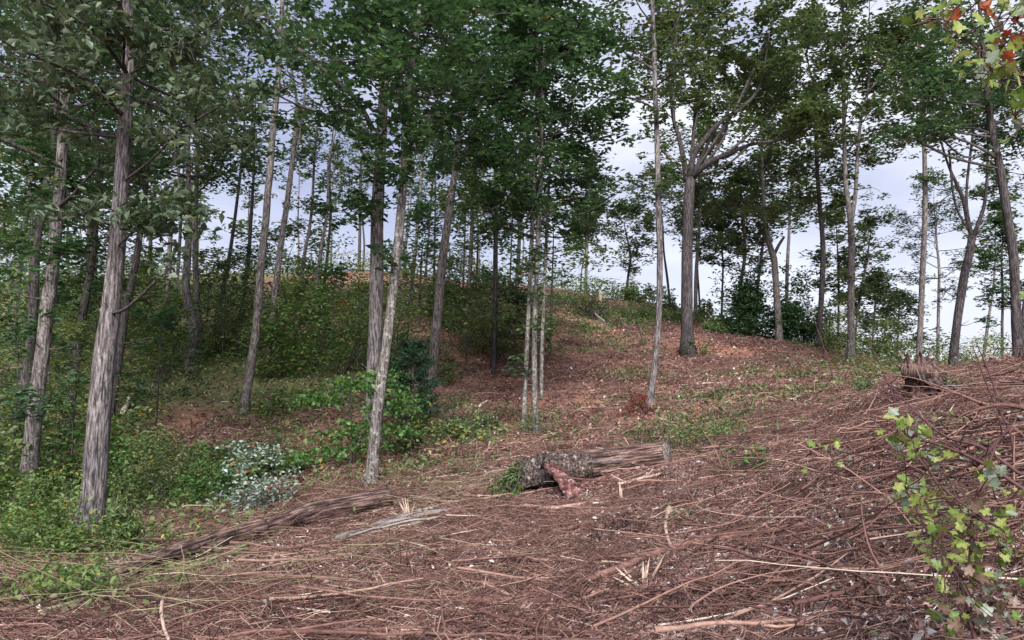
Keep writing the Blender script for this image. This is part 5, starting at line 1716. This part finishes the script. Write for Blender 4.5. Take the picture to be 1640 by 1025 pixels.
def stick(name, label, cat, pix, wp, mat='twig', lift=0.03, tint=.5, side=(), free=False, group=None):
    """pix: photo pixels; on the ground unless free, then (px, py, distance)"""
    pts = []
    for q in pix:
        if len(q) == 3:
            pts.append(P(*q))
        else:
            h_ = hit(*q)
            h_[2] += lift
            pts.append(h_)
    pts = np.array(pts)
    s = spline(pts, .06)
    r0 = wp / F * pts[:, 1].mean() / 2 * 1.35
    s[:, 2] += 0.05 if not free and len(pix[0]) == 2 and pts[:, 1].mean() < 12 else 0
    g = Geo()
    tube(g, s + fbm2(s[:, 0] * 3, s[:, 1] * 3, 1.0, len(pix))[:, None] * .004, np.linspace(r0, r0 * .5, len(s)), 7, .12, (tint, .5, .5), seed=len(s))
    for (t, dx, dy, dz) in side:
        i = int(t * (len(s) - 1))
        e = s[i] + np.array([dx, dy, dz])
        tube(g, curved(s[i], e, .06), np.linspace(r0 * .5, r0 * .2, 8), 5, 0, (tint, .5, .5))
    o = g.build(name, M[mat], smooth=True)
    tag(o, label, cat, group)
    return o


stick('fallen_branch', 'long reddish branch curving up rightwards across the lower middle foreground', 'branch', [(925, 958), (990, 935), (1040, 912), (1100, 893), (1190, 880), (1290, 862)], 9, tint=.45, lift=.05, side=[(.55, .5, .2, .03)])
stick('fallen_branch', 'straight branch lying just below the long reddish one', 'branch', [(930, 967), (1000, 968), (1060, 957), (1150, 945), (1230, 930)], 7, tint=.5, side=[(.4, .3, .2, .02)])
stick('fallen_branch', 'pale thin pole pointing down right in the lower centre-left', 'branch', [(770, 951), (820, 975), (860, 998), (895, 1020)], 6, tint=.85)
stick('fallen_branch', 'thin grey branch lying level at the lower left centre', 'branch', [(640, 905), (760, 890), (840, 912), (900, 915)], 6, tint=.7)
stick('fallen_branch', 'brown branch reaching from below the split log toward the lower right', 'branch', [(700, 810), (745, 832), (800, 850), (850, 862)], 6, tint=.5, side=[(.3, .2, -.15, .08)])
stick('fallen_branch', 'pale bent stick standing out below the right end of the thick log', 'branch', [(1072, 832), (1066, 860), (1070, 885), (1077, 900)], 6, tint=.95, lift=.06)
stick('fallen_branch', 'pale forked dry branch lying in front of the thick log', 'branch', [(835, 822), (880, 826), (930, 820), (985, 806)], 7, tint=.8, side=[(.4, .3, .3, .04)])
stick('fallen_branch', 'light whitish branch just right of the red slab', 'branch', [(990, 788), (1025, 778), (1060, 770)], 6, tint=.88, side=[(.3, -.15, .2, .06), (.6, .2, .2, .1)])
stick('fallen_branch', 'brown curved branch right of the green sprig', 'branch', [(1190, 742), (1230, 728), (1265, 715), (1300, 708)], 6, tint=.55, side=[(.5, .1, .2, .12)])
stick('fallen_branch', 'dark short broken branch end sticking out of the red heap near the sprig', 'branch', [(1120, 772), (1150, 765), (1170, 756)], 11, tint=.15)
stick('fallen_branch', 'thin pole lying level across the lower right, under the wilted leaves', 'branch', [(1060, 1005), (1180, 965), (1300, 930), (1440, 890)], 5, tint=.35, lift=.04)
stick('fallen_branch', 'pale stick on the red clearing left of the slim pale trunk', 'branch', [(902, 663), (925, 660), (945, 660)], 3, tint=.75)
stick('fallen_branch', 'thin pale branch lying up the clay slope right of the maple clump', 'branch', [(963, 612), (975, 603), (987, 596)], 3, tint=.9, group=None)
stick('fallen_branch', 'forked white dead branch on the slope right of the forked tree', 'branch', [(763, 662), (770, 650), (781, 643)], 4, tint=1.0, side=[(.5, .1, .5, .1)])
stick('fallen_branch', 'pale stick on the clay bank beside the slender grey trunk', 'branch', [(372, 715), (392, 705), (411, 694)], 4, tint=.95)
stick('fallen_branch', 'white crooked dead branch in the brush right of the stout shaggy trunk', 'branch', [(196, 675), (203, 660), (206, 650), (213, 643)], 6, tint=1.0, lift=.25)
stick('grey_pole', 'whitish pole lying at the far left edge of the gully', 'branch', [(-5, 622), (20, 614), (46, 609)], 5, tint=.9, lift=.5)
stick('fallen_branch', 'long thin yellowish stem lying along the lower left bank', 'dead stem', [(60, 1020), (160, 985), (290, 940), (400, 890)], 5, 'straw', tint=.8, lift=.07)
stick('fallen_branch', 'red-brown branch lying in the middle foreground left of the long reddish branch', 'branch', [(740, 985), (800, 981), (860, 983), (905, 975)], 9, tint=.42)
# splintered pale stubs
for (px, py, lb) in [(655, 835, 'pale splintered stub pointing up beside the split log'), (995, 812, 'thin pale splinter standing upright below the thick log'), (1030, 950, 'fan of orange splinters at the bottom centre right')]:
    b = hit(px, py)
    g = Geo()
    for q in range(9):
        e = b + np.array([RNG.normal() * .12, RNG.normal() * .06, RNG.uniform(.1, .28)])
        if '995' in str(px):
            e = b + np.array([RNG.normal() * .015, 0, RNG.uniform(.15, .3)])
        tube(g, np.array([b + RNG.normal(size=3) * .02, (b + e) / 2, e]), [.012, .01, .002], 4, 0, (RNG.random(), .5, .5))
    tag(g.build('splintered_stub', M['raw_wood']), lb, 'stub')

# upright bare stems on the right
for (a, b_, c_, D_, wp, lb) in [
        ((1620, 700), (1590, 640), (1558, 555), 4.6, 6, 'left of two tall dark red bare stems in front of the right crest'),
        ((1606, 690), (1592, 620), (1562, 545), 5.6, 6, 'right of two tall dark red bare stems in front of the right crest'),
        ((1432, 640), (1412, 590), (1388, 540), 8, 5, 'thin bare stem leaning left, standing left of the torn stump'),
        ((1335, 640), (1333, 600), (1300, 500), 14, 3, 'long thin whip leaning left in front of the twin-stemmed trunk'),
        ((1395, 648), (1394, 620), (1396, 590), 9.3, 3, 'short upright twig between the thin leaning stem and the twin-stemmed trunk')]:
    pts = np.array([P(*a, D_), P(*b_, D_ + .1), P(*c_, D_ + .1)])
    g0 = pts[0].copy()
    g0[2] = G(g0[0], g0[1]) - .05
    pts = np.vstack([g0, pts]) if pts[0, 2] > g0[2] + .1 else pts
    g = Geo()
    s = spline(pts, .08)
    tube(g, s, np.linspace(wp / F * D_ / 2, .003, len(s)), 6, .1, (.3, .5, .5))
    tag(g.build('bare_stem', M['stem_red'], smooth=True), lb, 'stem')
for (pix, wp, mat, t_, lb) in [
        ([(1635, 760, 3.2), (1570, 715, 3.3), (1500, 690, 3.5), (1400, 590, 4.2)], 6, 'stem_red', .6, 'long bare twig slanting from the right edge up to the left, past the stump'),
        ([(1650, 790, 2.8), (1560, 735, 3.0), (1470, 705, 3.3), (1400, 715, 3.6), (1330, 740, 3.9)], 6, 'stem_red', .8, 'arching grey-red twig bowing over the leaves at the right'),
        ([(1640, 652, 5.0), (1580, 648, 5.2), (1520, 625, 5.6), (1460, 605, 6.0), (1405, 600, 6.3)], 6, 'twig', .6, 'grey branch running level from the right edge toward the stump'),
        ([(1650, 655, 4.6), (1600, 648, 4.6), (1545, 662, 4.6), (1530, 675, 4.6)], 9, 'twig', .3, 'thick dark branch end at the right edge beside the crossing stems'),
        ([(1560, 745, 3.0), (1590, 715, 3.0), (1620, 680, 3.0)], 12, 'stem_red', .2, 'stout dark broken branch stub pointing up right above the leafy sapling'),
        ([(1640, 870, 2.5), (1560, 820, 2.5), (1500, 770, 2.6), (1440, 690, 2.9)], 4, 'stem_red', .7, 'thin twig crossing down through the leafy sapling'),
        ([(1290, 880, 4.6), (1360, 850, 4.2), (1440, 800, 3.8), (1500, 780, 3.6)], 4, 'twig', .35, 'pale twig lifting off the litter left of the leafy sapling')]:
    pts = np.array([P(*q) for q in pix])
    s = spline(pts, .05)
    s[:, 2] = np.maximum(s[:, 2], G(s[:, 0], s[:, 1]) + .02)
    g = Geo()
    tube(g, s, np.linspace(wp / F * pts[0, 1] / 2, .0025, len(s)), 6, .1, (t_, .5, .5))
    for i in range(5):
        q = s[int(len(s) * (.25 + .14 * i))]
        e = q + np.array([RNG.normal() * .12 - .08, RNG.normal() * .1, RNG.uniform(.02, .16)])
        tube(g, curved(q, e, .1, 5), np.linspace(.0035, .0015, 5), 4, 0, (t_, .5, .5), cap=False)
    tag(g.build('arching_twig', M[mat], smooth=True), lb, 'twig')


# ------------------------------------------------------------------ lobed leaves of the sapling close by
def lobed_mesh(name, mat, seed, lobes=5, tint=.5):
    rng = np.random.default_rng(seed)
    n = 40
    V = [[0, 0.12, 0]]
    for i in range(n):
        a = -math.pi / 2 + 2 * math.pi * i / n
        u = (i / n)
        lob = 0.5 + .5 * math.cos((a - math.pi / 2) * lobes)
        lob2 = .5 + .5 * math.cos((a - math.pi / 2) * lobes * 3)
        r = .30 + .17 * lob ** .8 + .035 * lob2
        r *= 1 - .35 * math.exp(-((u) ** 2 + 0) / .003) - .35 * math.exp(-((1 - u) ** 2) / .003)
        r *= 1.05 + .12 * math.sin(a)
        x, y = r * math.cos(a), r * math.sin(a) + .12
        V.append([x, y, .18 * abs(x) - .25 * (y - .1) ** 2 + rng.normal() * .012])
    V = np.array(V)
    V[:, 1] += .3
    f = [[0, 1 + i, 1 + (i + 1) % n] for i in range(n)]
    g = Geo()
    t = np.full((len(V), 3), tint)
    t[:, 0] = np.clip(tint + rng.normal(size=len(V)) * .22, 0, 1)
    t[0, 0] = .95
    V[:, 2] += .09 * np.sin(V[:, 0] * 7 + seed) * np.abs(V[:, 1])
    t[:, 1] = .2
    g.add(V, f, t)
    # petiole
    tube(g, np.array([[0, -.35, .02], [0, 0, .0], [0, .42, .012]]), [.012, .01, .006], 3, 0, (tint, .2, 0), cap=False)
    return g.mesh(name, mat)


def vein_leaf(name, stops, spots=None):
    m, t, b = new_mat(name)
    at = t.nodes.new('ShaderNodeAttribute')
    at.attribute_name = 'tint'
    n = noise_node(t, 3.5, 5, .6)
    oi = t.nodes.new('ShaderNodeObjectInfo')
    ad = t.nodes.new('ShaderNodeMath')
    ad.operation = 'MULTIPLY_ADD'
    t.links.new(oi.outputs['Random'], ad.inputs[0])
    ad.inputs[1].default_value = .55
    mm = t.nodes.new('ShaderNodeMath')
    mm.operation = 'MULTIPLY'
    mm.inputs[1].default_value = .5
    s3 = t.nodes.new('ShaderNodeSeparateColor')
    t.links.new(at.outputs['Color'], s3.inputs[0])
    m3 = t.nodes.new('ShaderNodeMath')
    m3.operation = 'MULTIPLY_ADD'
    m3.inputs[1].default_value = .35
    m3.inputs[2].default_value = -.17
    t.links.new(s3.outputs[0], m3.inputs[0])
    m4 = t.nodes.new('ShaderNodeMath')
    m4.operation = 'ADD'
    t.links.new(mm.outputs[0], m4.inputs[0])
    t.links.new(m3.outputs[0], m4.inputs[1])
    t.links.new(n.outputs[0], mm.inputs[0])
    t.links.new(m4.outputs[0], ad.inputs[2])
    rp = ramp(t, stops)
    t.links.new(ad.outputs[0], rp.inputs[0])
    t.links.new(rp.outputs[0], b.inputs['Base Color'])
    b.inputs['Roughness'].default_value = .45
    tr = t.nodes.new('ShaderNodeBsdfTranslucent')
    t.links.new(rp.outputs[0], tr.inputs['Color'])
    ms = t.nodes.new('ShaderNodeMixShader')
    ms.inputs[0].default_value = .35
    t.links.new(b.outputs[0], ms.inputs[1])
    t.links.new(tr.outputs[0], ms.inputs[2])
    t.links.new(ms.outputs[0], t.nodes['Material Output'].inputs['Surface'])
    return m


M['lobe_green'] = vein_leaf('lobed_green_leaf', [(0.1, (0.05, 0.10, 0.02)), (.45, (0.15, 0.23, 0.045)), (.7, (0.26, 0.32, 0.07)), (.95, (0.36, 0.38, 0.15))])
M['lobe_pale'] = vein_leaf('lobed_pale_leaf_back', [(0.1, (0.10, 0.14, 0.09)), (.9, (0.26, 0.31, 0.23))])
M['lobe_red'] = vein_leaf('lobed_orange_leaf', [(0.1, (0.16, 0.03, 0.02)), (.5, (0.33, 0.06, 0.025)), (.9, (0.36, 0.2, 0.05))])
M['lobe_dead'] = vein_leaf('lobed_dead_leaf', [(0.1, (0.06, 0.035, 0.025)), (.5, (0.14, 0.09, 0.06)), (.9, (0.3, 0.22, 0.17))])
LM = {k: [lobed_mesh('leaf', M[k], s + 5) for s in range(3)] for k in ('lobe_green', 'lobe_pale', 'lobe_red', 'lobe_dead')}


def put_leaf(parent, p, size, kind, rng, droop=0.3):
    m = LM[kind][int(rng.integers(3))]
    o = bpy.data.objects.new('leaf', m)
    COL.objects.link(o)
    o.parent = parent
    o.location = [float(v) for v in (np.array(p) - np.array(parent.location))]
    # leaves face the light and the viewer at all tilts
    o.rotation_euler = (R(rng.uniform(10, 95)), R(rng.uniform(-35, 35)), R(rng.uniform(0, 360)))
    s = size * rng.uniform(.3, .62)
    o.scale = (s * rng.uniform(.85, 1.1), s, s)


def leafy(name, label, cat, base, stems, leafspots, seed):
    """stems: point lists (px,py,dist); leafspots: (px,py,dist,kind,size)"""
    rng = np.random.default_rng(seed)
    root = thing(name, base, label, cat)
    allp = []
    for st in stems:
        pts = np.array([P(*q[:3]) for q in st['p']])
        if st.get('ground'):
            b0 = pts[0].copy()
            b0[2] = float(G(b0[0], b0[1])) - .03
            if b0[2] < pts[0, 2]:
                pts = np.vstack([b0, pts])
        s = spline(pts, .03)
        g = Geo()
        tube(g, s, np.linspace(st['r'], st['r'] * .35, len(s)), 6, .06, (.5, .5, .5))
        g.build('stem', M['stem_red'], root, smooth=True)
        allp.append(s)
    allp = np.vstack(allp)
    gt = Geo()
    for (px, py, dd, kind, size) in leafspots:
        p = P(px, py, dd)
        i = int(np.argmin(np.linalg.norm(allp - p, axis=1)))
        if np.linalg.norm(allp[i] - p) > .04:
            tube(gt, curved(allp[i], p, .06, 5), [.0022, .002, .0018, .0015, .001], 3, 0, (.6, .5, .5), cap=False)
        put_leaf(root, p, size, kind, rng)
    if gt.n:
        gt.build('twigs', M['stem_red'], root, kind='stuff')
    return root


rs = np.random.default_rng(12)
# sapling lower right
sp_l = []
for (px, py, sx, sy, n, kd) in [(1470, 800, 26, 26, 9, 'g'), (1500, 840, 34, 26, 14, 'g'), (1540, 880, 34, 24, 14, 'g'), (1590, 870, 30, 34, 12, 'g'), (1450, 790, 14, 20, 4, 'g'), (1555, 930, 24, 30, 8, 'd'), (1530, 980, 22, 28, 8, 'd'), (1520, 950, 30, 30, 8, 'g'),
                                (1600, 940, 30, 30, 8, 'p'), (1565, 810, 26, 20, 7, 'd'), (1520, 1000, 20, 16, 4, 'g'), (1620, 860, 20, 30, 7, 'g'), (1490, 870, 20, 20, 5, 'p'), (1580, 990, 30, 24, 7, 'p'), (1625, 980, 20, 30, 6, 'd'), (1440, 690, 22, 20, 8, 'p'), (1465, 715, 26, 18, 8, 'g'), (1510, 730, 34, 16, 6, 'p'), (1590, 770, 30, 20, 6, 'p')]:
    for _ in range(int(n * 2.3)):
        kd2 = (kd if rs.random() < .75 else 'gpd'[int(rs.integers(3))])
        kd2 = 'g' if kd2 == 'p' and rs.random() < .55 else kd2
        sp_l.append((px + rs.normal() * sx * .8, py + rs.normal() * sy * .8, 2.5 + rs.normal() * .12, {'g': 'lobe_green', 'p': 'lobe_pale', 'd': 'lobe_dead'}[kd2], .078))
leafy('leafy_sapling', 'leafy sapling with lobed yellow-green leaves and bare red stems at the lower right corner', 'sapling', on(1560, 2.55),
      [dict(p=[(1565, 1040, 2.55), (1545, 960, 2.55), (1555, 880, 2.52), (1560, 810, 2.5), (1600, 700, 2.6)], r=.008, ground=True),
       dict(p=[(1560, 1000, 2.55), (1520, 900, 2.5), (1480, 840, 2.45), (1450, 780, 2.45)], r=.005, ground=False),
       dict(p=[(1550, 930, 2.55), (1600, 880, 2.5), (1640, 850, 2.45)], r=.005),
       dict(p=[(1555, 850, 2.52), (1510, 790, 2.5), (1470, 720, 2.5), (1440, 680, 2.55)], r=.004),
       dict(p=[(1556, 860, 2.5), (1500, 730, 2.6), (1440, 700, 2.7)], r=.003)], sp_l, 21)
# small leafy shoot left of it
sp2 = [(1330 + rs.normal() * 20, 725 + rs.normal() * 14, 4.4 + rs.normal() * .1, ['lobe_pale', 'lobe_green', 'lobe_green'][i % 3], .10) for i in range(9)] + [(1345 + rs.normal() * 6, 745 + rs.normal() * 5, 4.4, 'lobe_green', .08) for i in range(3)]
leafy('leafy_shoot', 'small shoot with a few broad round leaves left of the leafy sapling', 'sapling', on(1340, 4.45),
      [dict(p=[(1352, 800, 4.45), (1345, 760, 4.4), (1325, 715, 4.4)], r=.004, ground=True)], sp2, 22)
# overhanging branches, top right: a maple standing just beyond the right edge
sp3 = []
OV = [(1500, 25, 'g'), (1480, 40, 'g'), (1522, 28, 'g'), (1515, 45, 'r'), (1530, 52, 'g'), (1527, 8, 'g'), (1590, 20, 'r'), (1600, 32, 'r'), (1610, 5, 'g'), (1575, 40, 'g'), (1630, 40, 'r'), (1635, 30, 'r'), (1605, 55, 'r'), (1600, 35, 'p'), (1582, 78, 'r'),
                     (1590, 92, 'p'), (1600, 88, 'g'), (1570, 98, 'g'), (1595, 140, 'g'), (1605, 125, 'g'), (1625, 118, 'g'), (1535, 130, 'g'), (1572, 128, 'p'), (1632, 135, 'g'), (1630, 165, 'g'), (1615, 178, 'g'), (1625, 195, 'g'), (1640, 180, 'g'), (1618, 60, 'r'), (1632, 100, 'r'),
                     (1640, 75, 'g'), (1612, 15, 'g'), (1622, 25, 'g'), (1590, 105, 'g'), (1638, 205, 'p'), (1560, 62, 'g'), (1548, 58, 'g'), (1636, 480, 'g')]
OV = OV + [(a_ + rs.normal() * 16, b_ + rs.normal() * 14, c_) for (a_, b_, c_) in OV + OV if b_ < 300 and (c_ != 'r' or rs.random() < .3)] 
for (px, py, k_) in OV:
    sp3.append((px, py, 2.1 + rs.normal() * .08, {'g': 'lobe_green', 'p': 'lobe_pale', 'r': 'lobe_red'}[k_], .085))
bm = on(1790, 2.3)
leafy('overhanging_maple', 'young maple reaching in at the top right with green and orange-red lobed leaves', 'sapling', bm,
      [dict(p=[(1790, 900, 2.3), (1785, 500, 2.25), (1770, 200, 2.2), (1720, -60, 2.15)], r=.016, ground=True),
       dict(p=[(1765, 180, 2.2), (1700, 150, 2.15), (1640, 125, 2.1), (1570, 80, 2.1), (1500, 30, 2.1)], r=.005),
       dict(p=[(1640, 125, 2.1), (1600, 60, 2.1), (1570, 0, 2.1)], r=.003),
       dict(p=[(1768, 230, 2.2), (1700, 200, 2.15), (1640, 160, 2.1), (1590, 120, 2.1)], r=.004),
       dict(p=[(1775, 300, 2.2), (1700, 240, 2.15), (1625, 190, 2.1)], r=.004),
       dict(p=[(1780, 560, 2.25), (1700, 500, 2.15), (1635, 480, 2.1)], r=.004),
       dict(p=[(1720, -60, 2.15), (1660, 20, 2.1), (1600, 30, 2.1)], r=.004)], sp3, 23)

print('objects', len(bpy.data.objects), 'tris', sum(len(o.data.polygons) for o in bpy.data.objects if o.type == 'MESH'))
